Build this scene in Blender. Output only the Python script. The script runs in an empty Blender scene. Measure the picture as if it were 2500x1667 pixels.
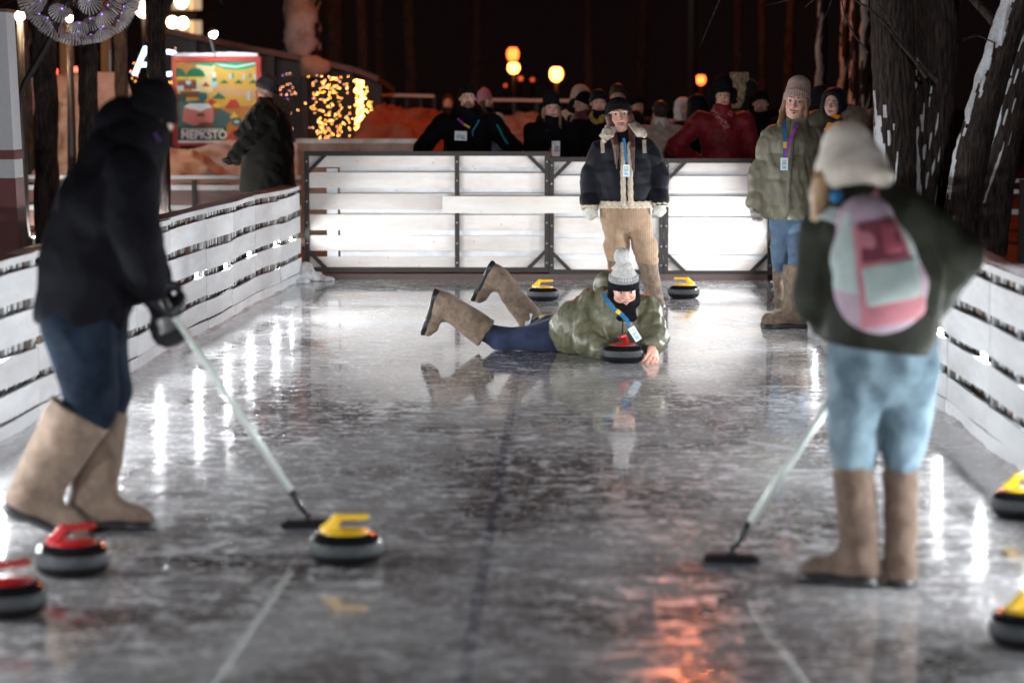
import bpy, math, random
import numpy as np
import openvdb as vdb
from mathutils import Vector, Matrix

random.seed(7)
rng = np.random.default_rng(7)
SC = bpy.context.scene
COL = SC.collection

# ------------------------------------------------------------------ camera, world, exposure
W0, H0 = 2500.0, 1667.0
FOC = 2500 * 85 / 36.0
CAM_H = 1.65
PITCH = math.atan((833.5 - 244.5) / FOC)
YAW = math.atan(132 * math.cos(PITCH) / FOC)
cam_d = bpy.data.cameras.new('camera')
cam_d.lens = 85; cam_d.sensor_width = 36; cam_d.clip_end = 600; cam_d.clip_start = .1
cam = bpy.data.objects.new('camera', cam_d); COL.objects.link(cam)
cam.location = (0, 0, CAM_H)
RM = Matrix.Rotation(YAW, 3, 'Z') @ Matrix.Rotation(math.pi / 2 - PITCH, 3, 'X')
cam.rotation_euler = RM.to_euler()
cam_d.dof.use_dof = True
cam_d.dof.focus_distance = 17.3
cam_d.dof.aperture_fstop = 1.8
cam_d.dof.aperture_blades = 9
SC.camera = cam

world = bpy.data.worlds.new('World'); SC.world = world; world.use_nodes = True
bg = world.node_tree.nodes['Background']
bg.inputs[0].default_value = (0.30, 0.16, 0.15, 1); bg.inputs[1].default_value = 0.013
SC.view_settings.view_transform = 'Standard'; SC.view_settings.look = 'None'
SC.view_settings.exposure = 0.0; SC.view_settings.gamma = 1
SC.render.engine = 'CYCLES'
SC.cycles.use_denoising = True
SC.cycles.max_bounces = 5; SC.cycles.diffuse_bounces = 3; SC.cycles.glossy_bounces = 3
SC.cycles.transmission_bounces = 3; SC.cycles.transparent_max_bounces = 4
SC.cycles.sample_clamp_indirect = 6; SC.cycles.sample_clamp_direct = 0
SC.cycles.caustics_reflective = False; SC.cycles.caustics_refractive = False
FLOOD = 2900.0       # radiance of the low floodlights along the rink boards

# ------------------------------------------------------------------ picture <-> place
def ray(px, py):
    return RM @ Vector(((px - 1250) / FOC, -(py - 833.5) / FOC, -1))
def at(px, py, Y):
    d = ray(px, py); return Vector((0, 0, CAM_H)) + d * (Y / d.y)
def gr(px, py, z=0.0):
    d = ray(px, py); return Vector((0, 0, CAM_H)) + d * ((z - CAM_H) / d.z)
def sc(Y): return FOC / Y            # pixels per metre at distance Y

# ------------------------------------------------------------------ bookkeeping
def tag(o, label=None, cat=None, group=None, kind=None):
    if label: o['label'] = label
    if cat: o['category'] = cat
    if group: o['group'] = group
    if kind: o['kind'] = kind
    return o
def empty(name, loc=(0, 0, 0), label=None, cat=None, group=None, rz=0):
    o = bpy.data.objects.new(name, None); COL.objects.link(o); o.location = loc
    o.rotation_euler = (0, 0, rz); o.empty_display_size = .1
    return tag(o, label, cat, group)
def link(name, me, mat=None, parent=None, world_pts=True):
    o = bpy.data.objects.new(name, me); COL.objects.link(o)
    if mat is not None and not me.materials: me.materials.append(mat)
    if parent is not None:
        o.parent = parent
        if world_pts:                     # geometry given in world coordinates
            p = parent; m = Matrix.Identity(4); ch = []
            while p is not None: ch.append(p); p = p.parent
            for p in reversed(ch): m = m @ p.matrix_parent_inverse @ Matrix.LocRotScale(p.location, p.rotation_euler, p.scale)
            o.matrix_parent_inverse = m.inverted()
    return o
def mesh(name, v, f, smooth=False, col=None):
    me = bpy.data.meshes.new(name)
    v = np.asarray(v, dtype=np.float32); 
    if isinstance(f, np.ndarray):
        n, k = f.shape
        me.vertices.add(len(v)); me.vertices.foreach_set('co', v.ravel())
        me.loops.add(n * k); me.loops.foreach_set('vertex_index', f.astype(np.int32).ravel())
        me.polygons.add(n); me.polygons.foreach_set('loop_start', np.arange(0, n * k, k, dtype=np.int32))
        me.update(calc_edges=True)
    else:
        me.from_pydata(v.tolist(), [], f)
    if smooth: me.polygons.foreach_set('use_smooth', np.ones(len(me.polygons), dtype=bool))
    if col is not None:
        a = me.color_attributes.new('Col', 'FLOAT_COLOR', 'POINT')
        c = np.ones((len(v), 4), dtype=np.float32); c[:, :3] = col
        a.data.foreach_set('color', c.ravel())
    me.update(); return me

class MB:
    """collects simple shapes into one mesh"""
    def __init__(s): s.v = []; s.f = []
    def add(s, v, f):
        n = len(s.v); s.v += [tuple(p) for p in v]; s.f += [tuple(i + n for i in q) for q in f]; return s
    def hexa(s, p):   # 8 points: bottom ring 0-3, top ring 4-7
        return s.add(p, [(3, 2, 1, 0), (4, 5, 6, 7), (0, 1, 5, 4), (1, 2, 6, 5), (2, 3, 7, 6), (3, 0, 4, 7)])
    def box(s, x0, x1, y0, y1, z0, z1):
        return s.hexa([(x0, y0, z0), (x1, y0, z0), (x1, y1, z0), (x0, y1, z0), (x0, y0, z1), (x1, y0, z1), (x1, y1, z1), (x0, y1, z1)])
    def bar(s, a, b, w, h, up=(0, 0, 1)):
        a = Vector(a); b = Vector(b); d = (b - a).normalized(); up = Vector(up)
        sd = d.cross(up).normalized() * (w / 2); u2 = sd.cross(d).normalized() * (h / 2)
        return s.hexa([a - sd - u2, a + sd - u2, b + sd - u2, b - sd - u2, a - sd + u2, a + sd + u2, b + sd + u2, b - sd + u2])
    def tube(s, pts, rs, n=8, cap=True):
        pts = [Vector(p) for p in pts]
        if not hasattr(rs, '__len__'): rs = [rs] * len(pts)
        base = len(s.v); prev = None
        for i, p in enumerate(pts):
            d = (pts[min(i + 1, len(pts) - 1)] - pts[max(i - 1, 0)]).normalized()
            if prev is None:
                a = Vector((0, 0, 1)) if abs(d.z) < .9 else Vector((1, 0, 0)); u = d.cross(a).normalized()
            else:
                u = (prev - d * prev.dot(d)).normalized()
            prev = u; w = d.cross(u)
            for k in range(n):
                t = 2 * math.pi * k / n; s.v.append(tuple(p + (u * math.cos(t) + w * math.sin(t)) * rs[i]))
        for i in range(len(pts) - 1):
            for k in range(n):
                a = base + i * n + k; b = base + i * n + (k + 1) % n
                s.f.append((a, b, b + n, a + n))
        if cap:
            s.f.append(tuple(base + k for k in reversed(range(n)))); e = base + (len(pts) - 1) * n
            s.f.append(tuple(e + k for k in range(n)))
        return s
    def lathe(s, c, prof, n=32, axis=None):
        base = len(s.v); c = Vector(c)
        for r, z in prof:
            for k in range(n):
                t = 2 * math.pi * k / n; s.v.append((c.x + r * math.cos(t), c.y + r * math.sin(t), c.z + z))
        for i in range(len(prof) - 1):
            for k in range(n):
                a = base + i * n + k; b = base + i * n + (k + 1) % n
                s.f.append((a, b, b + n, a + n))
        return s
    def ball(s, c, r, n=8, m=5):
        r = r if hasattr(r, '__len__') else (r, r, r)
        base = len(s.v); c = Vector(c)
        for i in range(m + 1):
            ph = math.pi * i / m
            for k in range(n):
                t = 2 * math.pi * k / n
                s.v.append((c.x + r[0] * math.sin(ph) * math.cos(t), c.y + r[1] * math.sin(ph) * math.sin(t), c.z - r[2] * math.cos(ph)))
        for i in range(m):
            for k in range(n):
                a = base + i * n + k; b = base + i * n + (k + 1) % n
                s.f.append((a, b, b + n, a + n))
        return s
    def mk(s, name, mat, parent=None, smooth=False, world_pts=True):
        return link(name, mesh(name, s.v, s.f, smooth), mat, parent, world_pts)

# ------------------------------------------------------------------ materials
def new_mat(name):
    m = bpy.data.materials.new(name); m.use_nodes = True
    nt = m.node_tree; return m, nt, nt.nodes['Principled BSDF']
def N(nt, t, **kw):
    n = nt.nodes.new(t)
    for k, v in kw.items():
        if k.startswith('i_'): n.inputs[int(k[2:]) if k[2:].isdigit() else k[2:].replace('_', ' ')].default_value = v
        else: setattr(n, k, v)
    return n
def c4(c): return (c[0], c[1], c[2], 1)
def cloth(name, c, c2=None, scale=40, rough=.85, bump=.25, bscale=180, sheen=.2, stretch=(1, 1, 1), spec=.25, bdist=.004):
    m, nt, b = new_mat(name); L = nt.links.new
    c2 = c2 or tuple(x * .65 for x in c)
    tc = N(nt, 'ShaderNodeTexCoord'); mp = N(nt, 'ShaderNodeMapping'); mp.inputs['Scale'].default_value = stretch
    L(tc.outputs['Object'], mp.inputs[0])
    n = N(nt, 'ShaderNodeTexNoise', i_Scale=scale, i_Detail=5.0, i_Roughness=.65); L(mp.outputs[0], n.inputs['Vector'])
    r = N(nt, 'ShaderNodeValToRGB'); r.color_ramp.elements[0].position = .35; r.color_ramp.elements[1].position = .68
    r.color_ramp.elements[0].color = c4(c2); r.color_ramp.elements[1].color = c4(c)
    L(n.outputs[0], r.inputs[0]); L(r.outputs[0], b.inputs['Base Color'])
    n2 = N(nt, 'ShaderNodeTexNoise', i_Scale=bscale, i_Detail=4.0); L(mp.outputs[0], n2.inputs['Vector'])
    bp = N(nt, 'ShaderNodeBump'); bp.inputs['Strength'].default_value = bump; bp.inputs['Distance'].default_value = bdist
    L(n2.outputs[0], bp.inputs['Height']); L(bp.outputs[0], b.inputs['Normal'])
    b.inputs['Roughness'].default_value = rough; b.inputs['Specular IOR Level'].default_value = spec
    b.inputs['Sheen Weight'].default_value = sheen * .4
    return m
def emis(name, c, s):
    m, nt, b = new_mat(name)
    b.inputs['Base Color'].default_value = c4(c); b.inputs['Emission Color'].default_value = c4(c)
    b.inputs['Emission Strength'].default_value = s; return m
def plain(name, c, rough=.5, metal=0, coat=0, spec=.5):
    m, nt, b = new_mat(name); L = nt.links.new
    tc = N(nt, 'ShaderNodeTexCoord')
    n = N(nt, 'ShaderNodeTexNoise', i_Scale=30.0, i_Detail=4.0); L(tc.outputs['Object'], n.inputs['Vector'])
    mx = N(nt, 'ShaderNodeMix', data_type='RGBA'); mx.inputs[6].default_value = c4(tuple(x * .85 for x in c)); mx.inputs[7].default_value = c4(c)
    L(n.outputs[0], mx.inputs[0]); L(mx.outputs[2], b.inputs['Base Color'])
    b.inputs['Roughness'].default_value = rough; b.inputs['Metallic'].default_value = metal
    b.inputs['Coat Weight'].default_value = coat; b.inputs['Specular IOR Level'].default_value = spec
    return m

def mat_board(name, c, dirt, stretch, dirt_amt=.5, rough=.55):
    m, nt, b = new_mat(name); L = nt.links.new
    tc = N(nt, 'ShaderNodeTexCoord'); oi = N(nt, 'ShaderNodeObjectInfo')
    mp = N(nt, 'ShaderNodeMapping'); mp.inputs['Scale'].default_value = stretch
    ad = N(nt, 'ShaderNodeVectorMath', operation='ADD'); ml = N(nt, 'ShaderNodeVectorMath', operation='SCALE'); ml.inputs[3].default_value = 31
    cb = N(nt, 'ShaderNodeCombineXYZ'); L(oi.outputs['Random'], cb.inputs[0]); L(oi.outputs['Random'], cb.inputs[2]); L(cb.outputs[0], ml.inputs[0])
    L(tc.outputs['Object'], ad.inputs[0]); L(ml.outputs[0], ad.inputs[1]); L(ad.outputs[0], mp.inputs[0])
    n = N(nt, 'ShaderNodeTexNoise', i_Scale=3.0, i_Detail=7.0, i_Roughness=.7); L(mp.outputs[0], n.inputs['Vector'])
    r = N(nt, 'ShaderNodeValToRGB'); r.color_ramp.elements[0].position = .30; r.color_ramp.elements[1].position = .62
    r.color_ramp.elements[0].color = c4(dirt); r.color_ramp.elements[1].color = c4(c)
    L(n.outputs[0], r.inputs[0])
    # per board tone
    hsv = N(nt, 'ShaderNodeHueSaturation'); mr = N(nt, 'ShaderNodeMapRange'); mr.inputs[3].default_value = .86; mr.inputs[4].default_value = 1.06
    L(oi.outputs['Random'], mr.inputs[0]); L(mr.outputs[0], hsv.inputs['Value']); L(r.outputs[0], hsv.inputs['Color'])
    # small scuffs and screw marks
    v = N(nt, 'ShaderNodeTexVoronoi', i_Scale=9.0); L(ad.outputs[0], v.inputs['Vector'])
    lt = N(nt, 'ShaderNodeMath', operation='LESS_THAN'); lt.inputs[1].default_value = .07; L(v.outputs['Distance'], lt.inputs[0])
    mx = N(nt, 'ShaderNodeMix', data_type='RGBA'); mm = N(nt, 'ShaderNodeMath', operation='MULTIPLY'); mm.inputs[1].default_value = .55
    L(lt.outputs[0], mm.inputs[0]); L(mm.outputs[0], mx.inputs[0]); L(hsv.outputs[0], mx.inputs[6]); mx.inputs[7].default_value = (.18, .14, .12, 1)
    L(mx.outputs[2], b.inputs['Base Color'])
    n2 = N(nt, 'ShaderNodeTexNoise', i_Scale=14.0, i_Detail=5.0); L(mp.outputs[0], n2.inputs['Vector'])
    bp = N(nt, 'ShaderNodeBump'); bp.inputs['Strength'].default_value = .35; bp.inputs['Distance'].default_value = .004
    L(n2.outputs[0], bp.inputs['Height']); L(bp.outputs[0], b.inputs['Normal'])
    b.inputs['Roughness'].default_value = rough
    return m

def mat_ice():
    m, nt, b = new_mat('rink_ice'); L = nt.links.new
    tc = N(nt, 'ShaderNodeTexCoord')
    def noise(scale, st, det=6.0, rough=.6, dist=0.0):
        mp = N(nt, 'ShaderNodeMapping'); mp.inputs['Scale'].default_value = st; L(tc.outputs['Object'], mp.inputs[0])
        n = N(nt, 'ShaderNodeTexNoise', i_Scale=scale, i_Detail=det, i_Roughness=rough, i_Distortion=dist); L(mp.outputs[0], n.inputs['Vector']); return n.outputs[0]
    def ramp(src, p0, p1, c0=(0, 0, 0), c1=(1, 1, 1)):
        r = N(nt, 'ShaderNodeValToRGB'); r.color_ramp.elements[0].position = p0; r.color_ramp.elements[1].position = p1
        r.color_ramp.elements[0].color = c4(c0); r.color_ramp.elements[1].color = c4(c1); L(src, r.inputs[0]); return r.outputs[0]
    base = ramp(noise(.9, (1, .6, 1), 5, .6, .4), .36, .66, (.100, .082, .078), (.42, .415, .42))
    big = ramp(noise(1.3, (1, .8, 1), 6, .72, .8), .40, .60)
    blot = ramp(noise(9.5, (.7, 1, 1), 5, .72, .5), .505, .575)
    fine = ramp(noise(38, (.7, 1, 1), 5, .65, .3), .44, .56)
    mul = N(nt, 'ShaderNodeMath', operation='MULTIPLY'); L(blot, mul.inputs[0])
    fb = N(nt, 'ShaderNodeMath', operation='MULTIPLY_ADD'); fb.inputs[1].default_value = .6; fb.inputs[2].default_value = .4; L(fine, fb.inputs[0]); L(fb.outputs[0], mul.inputs[1])
    bb = N(nt, 'ShaderNodeMath', operation='MULTIPLY_ADD'); bb.inputs[1].default_value = .55; bb.inputs[2].default_value = .32; L(big, bb.inputs[0])
    mul2 = N(nt, 'ShaderNodeMath', operation='MULTIPLY'); L(mul.outputs[0], mul2.inputs[0]); L(bb.outputs[0], mul2.inputs[1])
    def lines(scale, w, seed, st=(1, 1, 1), warp=.35):
        mp = N(nt, 'ShaderNodeMapping'); mp.inputs['Location'].default_value = (seed, seed * .7, 0); mp.inputs['Scale'].default_value = st
        L(tc.outputs['Object'], mp.inputs[0])
        n = N(nt, 'ShaderNodeTexNoise', i_Scale=.6, i_Detail=1.0); L(mp.outputs[0], n.inputs['Vector'])
        mxv = N(nt, 'ShaderNodeMix', data_type='RGBA'); mxv.inputs[0].default_value = warp; L(mp.outputs[0], mxv.inputs[6]); L(n.outputs['Color'], mxv.inputs[7])
        v = N(nt, 'ShaderNodeTexVoronoi', i_Scale=scale, feature='DISTANCE_TO_EDGE'); L(mxv.outputs[2], v.inputs['Vector'])
        return ramp(v.outputs[0], 0.0, w, (1, 1, 1), (0, 0, 0))
    l1 = lines(1.3, .006, 3.1, (1.4, .6, 1)); l2 = lines(2.1, .007, 9.7, (.5, 1.3, 1))
    brk = ramp(noise(2.3, (1, 1, 1), 4), .50, .60)
    add = N(nt, 'ShaderNodeMath', operation='MAXIMUM'); L(l1, add.inputs[0]); L(l2, add.inputs[1])
    lm = N(nt, 'ShaderNodeMath', operation='MULTIPLY'); L(add.outputs[0], lm.inputs[0]); L(brk, lm.inputs[1])
    lm2 = N(nt, 'ShaderNodeMath', operation='MULTIPLY'); L(lm.outputs[0], lm2.inputs[0]); lm2.inputs[1].default_value = .6
    speck = ramp(noise(42, (.6, 1, 1), 3, .6, .4), .60, .66)
    t1 = N(nt, 'ShaderNodeMath', operation='MAXIMUM'); L(mul2.outputs[0], t1.inputs[0]); L(lm2.outputs[0], t1.inputs[1])
    t2 = N(nt, 'ShaderNodeMath', operation='MAXIMUM'); L(t1.outputs[0], t2.inputs[0]); L(speck, t2.inputs[1])
    # frosty border beside the boards: |x| large
    sep = N(nt, 'ShaderNodeSeparateXYZ'); L(tc.outputs['Object'], sep.inputs[0])
    sx = N(nt, 'ShaderNodeMath', operation='ADD'); sx.inputs[1].default_value = .3; L(sep.outputs[0], sx.inputs[0])
    ab = N(nt, 'ShaderNodeMath', operation='ABSOLUTE'); L(sx.outputs[0], ab.inputs[0])
    wob = N(nt, 'ShaderNodeMath', operation='MULTIPLY_ADD'); L(noise(2.5, (1, 1, 1)), wob.inputs[0]); wob.inputs[1].default_value = 1.0; L(ab.outputs[0], wob.inputs[2])
    edge = N(nt, 'ShaderNodeMapRange'); edge.inputs[1].default_value = 2.3; edge.inputs[2].default_value = 2.85; L(wob.outputs[0], edge.inputs[0])
    em = N(nt, 'ShaderNodeMath', operation='MULTIPLY'); em.inputs[1].default_value = .38; L(edge.outputs[0], em.inputs[0])
    t3 = N(nt, 'ShaderNodeMath', operation='MAXIMUM'); L(t2.outputs[0], t3.inputs[0]); L(em.outputs[0], t3.inputs[1])
    mx = N(nt, 'ShaderNodeMix', data_type='RGBA'); L(t3.outputs[0], mx.inputs[0]); L(base, mx.inputs[6]); mx.inputs[7].default_value = (.80, .82, .85, 1)
    # faint blue centre line frozen under the ice
    lx = N(nt, 'ShaderNodeMath', operation='ADD'); lx.inputs[1].default_value = .29; L(sep.outputs[0], lx.inputs[0]); la = N(nt, 'ShaderNodeMath', operation='ABSOLUTE'); L(lx.outputs[0], la.inputs[0])
    ll = N(nt, 'ShaderNodeMapRange'); ll.inputs[1].default_value = .017; ll.inputs[2].default_value = .024; ll.inputs[3].default_value = .38; ll.inputs[4].default_value = 0; L(la.outputs[0], ll.inputs[0])
    inv = N(nt, 'ShaderNodeMath', operation='SUBTRACT'); inv.inputs[0].default_value = 1; L(t3.outputs[0], inv.inputs[1]); lf = N(nt, 'ShaderNodeMath', operation='MULTIPLY'); L(ll.outputs[0], lf.inputs[0]); L(inv.outputs[0], lf.inputs[1])
    m2 = N(nt, 'ShaderNodeMix', data_type='RGBA'); L(lf.outputs[0], m2.inputs[0]); L(mx.outputs[2], m2.inputs[6]); m2.inputs[7].default_value = (.012, .02, .075, 1)
    L(m2.outputs[2], b.inputs['Base Color'])
    mr = N(nt, 'ShaderNodeMapRange'); mr.inputs[3].default_value = .02; mr.inputs[4].default_value = .17; L(t3.outputs[0], mr.inputs[0])
    ra = N(nt, 'ShaderNodeMath', operation='MULTIPLY_ADD'); L(noise(6, (1, .5, 1)), ra.inputs[0]); ra.inputs[1].default_value = .05; L(mr.outputs[0], ra.inputs[2])
    L(ra.outputs[0], b.inputs['Roughness'])
    b.inputs['IOR'].default_value = 1.33
    hb = N(nt, 'ShaderNodeMath', operation='MULTIPLY_ADD'); L(noise(7, (1, .8, 1), 3), hb.inputs[0]); hb.inputs[1].default_value = 1.0; L(t2.outputs[0], hb.inputs[2])
    bp = N(nt, 'ShaderNodeBump'); bp.inputs['Strength'].default_value = .10; bp.inputs['Distance'].default_value = .001
    L(hb.outputs[0], bp.inputs['Height']); L(bp.outputs[0], b.inputs['Normal'])
    return m

def mat_snow(name='snow', c=(.72, .74, .78), dirt=(.35, .30, .28), s=2.5):
    m, nt, b = new_mat(name); L = nt.links.new
    tc = N(nt, 'ShaderNodeTexCoord')
    n = N(nt, 'ShaderNodeTexNoise', i_Scale=s, i_Detail=8.0, i_Roughness=.7); L(tc.outputs['Object'], n.inputs['Vector'])
    r = N(nt, 'ShaderNodeValToRGB'); r.color_ramp.elements[0].position = .3; r.color_ramp.elements[1].position = .55
    r.color_ramp.elements[0].color = c4(dirt); r.color_ramp.elements[1].color = c4(c)
    L(n.outputs[0], r.inputs[0]); L(r.outputs[0], b.inputs['Base Color'])
    n2 = N(nt, 'ShaderNodeTexNoise', i_Scale=25.0, i_Detail=6.0); L(tc.outputs['Object'], n2.inputs['Vector'])
    bp = N(nt, 'ShaderNodeBump'); bp.inputs['Strength'].default_value = .6; bp.inputs['Distance'].default_value = .02
    L(n2.outputs[0], bp.inputs['Height']); L(bp.outputs[0], b.inputs['Normal'])
    b.inputs['Roughness'].default_value = .75
    return m
def mat_bark():
    m, nt, b = new_mat('bark'); L = nt.links.new
    tc = N(nt, 'ShaderNodeTexCoord'); mp = N(nt, 'ShaderNodeMapping'); mp.inputs['Scale'].default_value = (1, 1, .16); L(tc.outputs['Object'], mp.inputs[0])
    n = N(nt, 'ShaderNodeTexNoise', i_Scale=42.0, i_Detail=6.0, i_Roughness=.6); L(mp.outputs[0], n.inputs['Vector'])
    r = N(nt, 'ShaderNodeValToRGB'); r.color_ramp.elements[0].position = .38; r.color_ramp.elements[1].position = .66
    r.color_ramp.elements[0].color = (.010, .007, .006, 1); r.color_ramp.elements[1].color = (.075, .050, .040, 1)
    L(n.outputs[0], r.inputs[0]); L(r.outputs[0], b.inputs['Base Color'])
    bp = N(nt, 'ShaderNodeBump'); bp.inputs['Strength'].default_value = 1; bp.inputs['Distance'].default_value = .03
    L(n.outputs[0], bp.inputs['Height']); L(bp.outputs[0], b.inputs['Normal'])
    b.inputs['Roughness'].default_value = .9
    return m

M = {}
M['ice'] = mat_ice()
M['snow'] = mat_snow()
M['snow_dirty_lamp_tinted'] = mat_snow('dirty_lamp_tinted_snow', (.42, .30, .25), (.16, .08, .06), 1.6)  # dirty snow with reddish lamplight mixed into its colour
M['lamp_tinted_mound'] = mat_snow('lamp_tinted_heap', (.30, .065, .028), (.17, .035, .016), 2)  # orange-red lamplight on the snow is put into this colour
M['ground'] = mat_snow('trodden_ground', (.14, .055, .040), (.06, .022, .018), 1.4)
M['bark'] = mat_bark()
M['board'] = mat_board('white_board', (.76, .78, .80), (.56, .55, .55), (1, .3, 1.6))
M['board_back'] = mat_board('white_panel_board', (.74, .70, .67), (.56, .48, .43), (.35, 1, 1.4))
M['board_rusty'] = mat_board('rust_stained_board', (.74, .71, .68), (.62, .54, .46), (.5, 1, 3))
M['picket'] = mat_board('picket_wood', (.34, .25, .21), (.14, .08, .06), (1, 1, .4))
M['picket_grey'] = mat_board('grey_picket_wood', (.44, .44, .43), (.20, .19, .18), (1, 1, .4))
M['red_wood'] = mat_board('red_brown_wood', (.16, .065, .05), (.07, .03, .024), (1, .3, 1))
M['steel'] = plain('painted_steel_frame', (.022, .017, .016), .5, spec=.3)
M['dark_sill'] = mat_board('dark_sill_wood', (.085, .05, .045), (.03, .02, .018), (.4, 1, 1))
M['steel_grey'] = plain('grey_metal', (.35, .36, .38), .35, .8)
M['black'] = plain('black_plastic', (.012, .012, .013), .35)
M['rubber'] = plain('black_rubber', (.012, .012, .014), .45)
M['flood'] = emis('floodlight_glass', (.93, .97, 1.0), FLOOD)
M['flood_dim'] = emis('dim_floodlight_glass', (.93, .97, 1.0), FLOOD * .22)
M['flood_half'] = emis('weakened_floodlight_glass', (.93, .97, 1.0), FLOOD * .40)  # weaker glow for the unseen near lamps, to balance the foreground
M['lamp_orange'] = emis('sodium_lamp_glass', (1.0, .36, .08), 60)
M['lamp_white'] = emis('warm_lamp_glass', (1.0, .72, .45), 120)

# ------------------------------------------------------------------ the ground, the ice
g = MB()
# one sheet to the horizon, with a gently uneven surface
xs = np.concatenate([np.linspace(-260, -30, 12), np.linspace(-26, 26, 60), np.linspace(30, 260, 12)])
ys = np.concatenate([np.linspace(-60, -6, 8), np.linspace(-4, 60, 70), np.linspace(65, 420, 20)])
XX, YY = np.meshgrid(xs, ys, indexing='ij')
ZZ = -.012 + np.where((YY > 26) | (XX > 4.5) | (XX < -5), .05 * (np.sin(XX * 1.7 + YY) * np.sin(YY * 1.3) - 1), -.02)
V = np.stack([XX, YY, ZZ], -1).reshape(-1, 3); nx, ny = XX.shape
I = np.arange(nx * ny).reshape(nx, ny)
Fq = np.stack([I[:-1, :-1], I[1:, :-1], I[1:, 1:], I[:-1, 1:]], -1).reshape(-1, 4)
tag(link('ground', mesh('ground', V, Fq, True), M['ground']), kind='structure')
ice = MB(); ice.box(-3.0, 2.35, -4, 22.5, -.03, 0)
tag(ice.mk('ice', M['ice']), kind='structure')

# ------------------------------------------------------------------ rink side boards
LEFT = [(-3.02, -3.8), (-2.78, 10.5), (-2.70, 12.6), (-2.60, 16.5), (-2.50, 20.5), (-2.43, 22.15)]
RIGHT = [(2.17, -3.8), (2.03, 10.5), (2.00, 12.5), (1.95, 17), (1.90, 22.15)]
def poly_x(P, y):
    for (x0, y0), (x1, y1) in zip(P, P[1:]):
        if y <= y1: return x0 + (x1 - x0) * (y - y0) / (y1 - y0)
    return P[-1][0]
ROWS = [(.838, .872), (.638, .790), (.437, .587), (.252, .392), (.083, .207), (.004, .078)]
def side_fence(P, sgn, label):
    """boards nailed on upright pickets and posts; sgn = direction towards the outside"""
    F = empty('rink_side_boards', (P[2][0], P[2][1], 0), label, 'rink boards')
    y = P[0][1]; yend = P[-1][1]; pi_ = 0; cuts = [y]
    while y < yend - .4:
        y = min(yend, y + random.choice([1.2, 1.25, 1.3])); cuts.append(y)
    cuts[-1] = yend
    ph = random.random() * 6
    def wav(y, r): return .012 * math.sin(y * 1.9 + ph) + .006 * math.sin(y * 4.3 + r)
    for i, (ya, yb) in enumerate(zip(cuts, cuts[1:])):
        for r, (z0, z1) in enumerate(ROWS):
            n = 5; off = random.uniform(-.004, .004); dz = random.uniform(-.006, .006) if r < 5 else 0; dz2 = dz + random.uniform(-.007, .007) if r < 5 else 0
            v = []; f = []; th = .018
            for k in range(n):
                t = k / (n - 1); yy = ya + .0015 + (yb - ya - .003) * t; zz = dz + (dz2 - dz) * t + .004 * math.sin(yy * 2.3)*(r < 5)
                x = poly_x(P, yy) + wav(yy, r) * sgn + off * sgn
                if r == 5: x -= sgn * .004
                v += [(x, yy, z0 + zz), (x + sgn * th, yy, z0 + zz), (x + sgn * th, yy, z1 + zz), (x, yy, z1 + zz)]
            for k in range(n - 1):
                a = 4 * k
                for q in range(4): f.append((a + q, a + (q + 1) % 4, a + 4 + (q + 1) % 4, a + 4 + q))
            f.append((0, 1, 2, 3)); f.append(tuple(4 * (n - 1) + q for q in (3, 2, 1, 0)))
            link('board', mesh('board', v, f), M['board'], F)
        # posts
        x = poly_x(P, yb) + wav(yb, 0) * sgn
        MB().box(*sorted((x + sgn * .024, x + sgn * .085)), yb - .03, yb + .03, -.02, .86).mk('post', M['picket_grey'], F)
    # pickets: the back layer seen through the gaps
    y = P[0][1] + .05
    while y < yend - .05:
        w = random.choice([.05, .06, .08]); x = poly_x(P, y) + wav(y, 0) * sgn + sgn * random.uniform(.045, .07)
        MB().box(*sorted((x, x + sgn * .02)), y, y + w, 0, .835).mk('picket', random.choice([M['picket'], M['picket_grey'], M['board'], M['picket_grey'], M['board']]), F)
        y += w + random.choice([.03, .05, .07])
    # outer ledge on top
    v = []; f = []; n = 60
    for k in range(n):
        yy = P[0][1] + (yend - P[0][1]) * k / (n - 1); x = poly_x(P, yy) + wav(yy, 0) * sgn; z = .866
        v += [(x + sgn * .022, yy, z - .02), (x + sgn * .17, yy, z - .02), (x + sgn * .17, yy, z + .006), (x + sgn * .022, yy, z + .006)]
    for k in range(n - 1):
        a = 4 * k
        for q in range(4): f.append((a + q, a + (q + 1) % 4, a + 4 + (q + 1) % 4, a + 4 + q))
    link('top_ledge', mesh('top_ledge', v, f), M['red_wood'], F)
    return F, wav
FL, wavL = side_fence(LEFT, -1, 'long wavy run of white rink side boards on the left of the ice')
FR, wavR = side_fence(RIGHT, 1, 'white rink side boards on the right with thick snow along their top')

def lumpy_strip(P, wav, sgn, y0, y1, hh, cover, name, label, w=.15):
    """snow lying on the ledge"""
    ns = int((y1 - y0) / .05); nu = 7; v = []; f = []
    for i in range(ns + 1):
        y = y0 + (y1 - y0) * i / ns; x = poly_x(P, y) + wav(y, 0) * sgn
        m_ = .5 + .5 * math.sin(y * 1.7 + 1) * math.sin(y * .9) + .35 * math.sin(y * 5.3) * math.sin(y * 3.1)
        m_ = max(0.0, min(1, m_ * cover + (cover - 1) * .5)) if cover < 1.5 else 1
        for k in range(nu + 1):
            t = k / nu; prof = math.sin(math.pi * min(1, max(0, t))) ** .45
            z = .868 + (hh * (.7 + .3 * math.sin(y * 3.1)) * m_ * prof * (1 + .18 * math.sin(y * 23 + k * 1.7)) - .006 if m_ > 0 else -.01)
            v.append((x + sgn * (.004 + (w - .01) * t), y, z))
    for i in range(ns):
        for k in range(nu):
            a = i * (nu + 1) + k; f.append((a, a + 1, a + nu + 2, a + nu + 1))
    o = link(name, mesh(name, v, f, True), M['snow']); return tag(o, label, 'snow')
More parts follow.
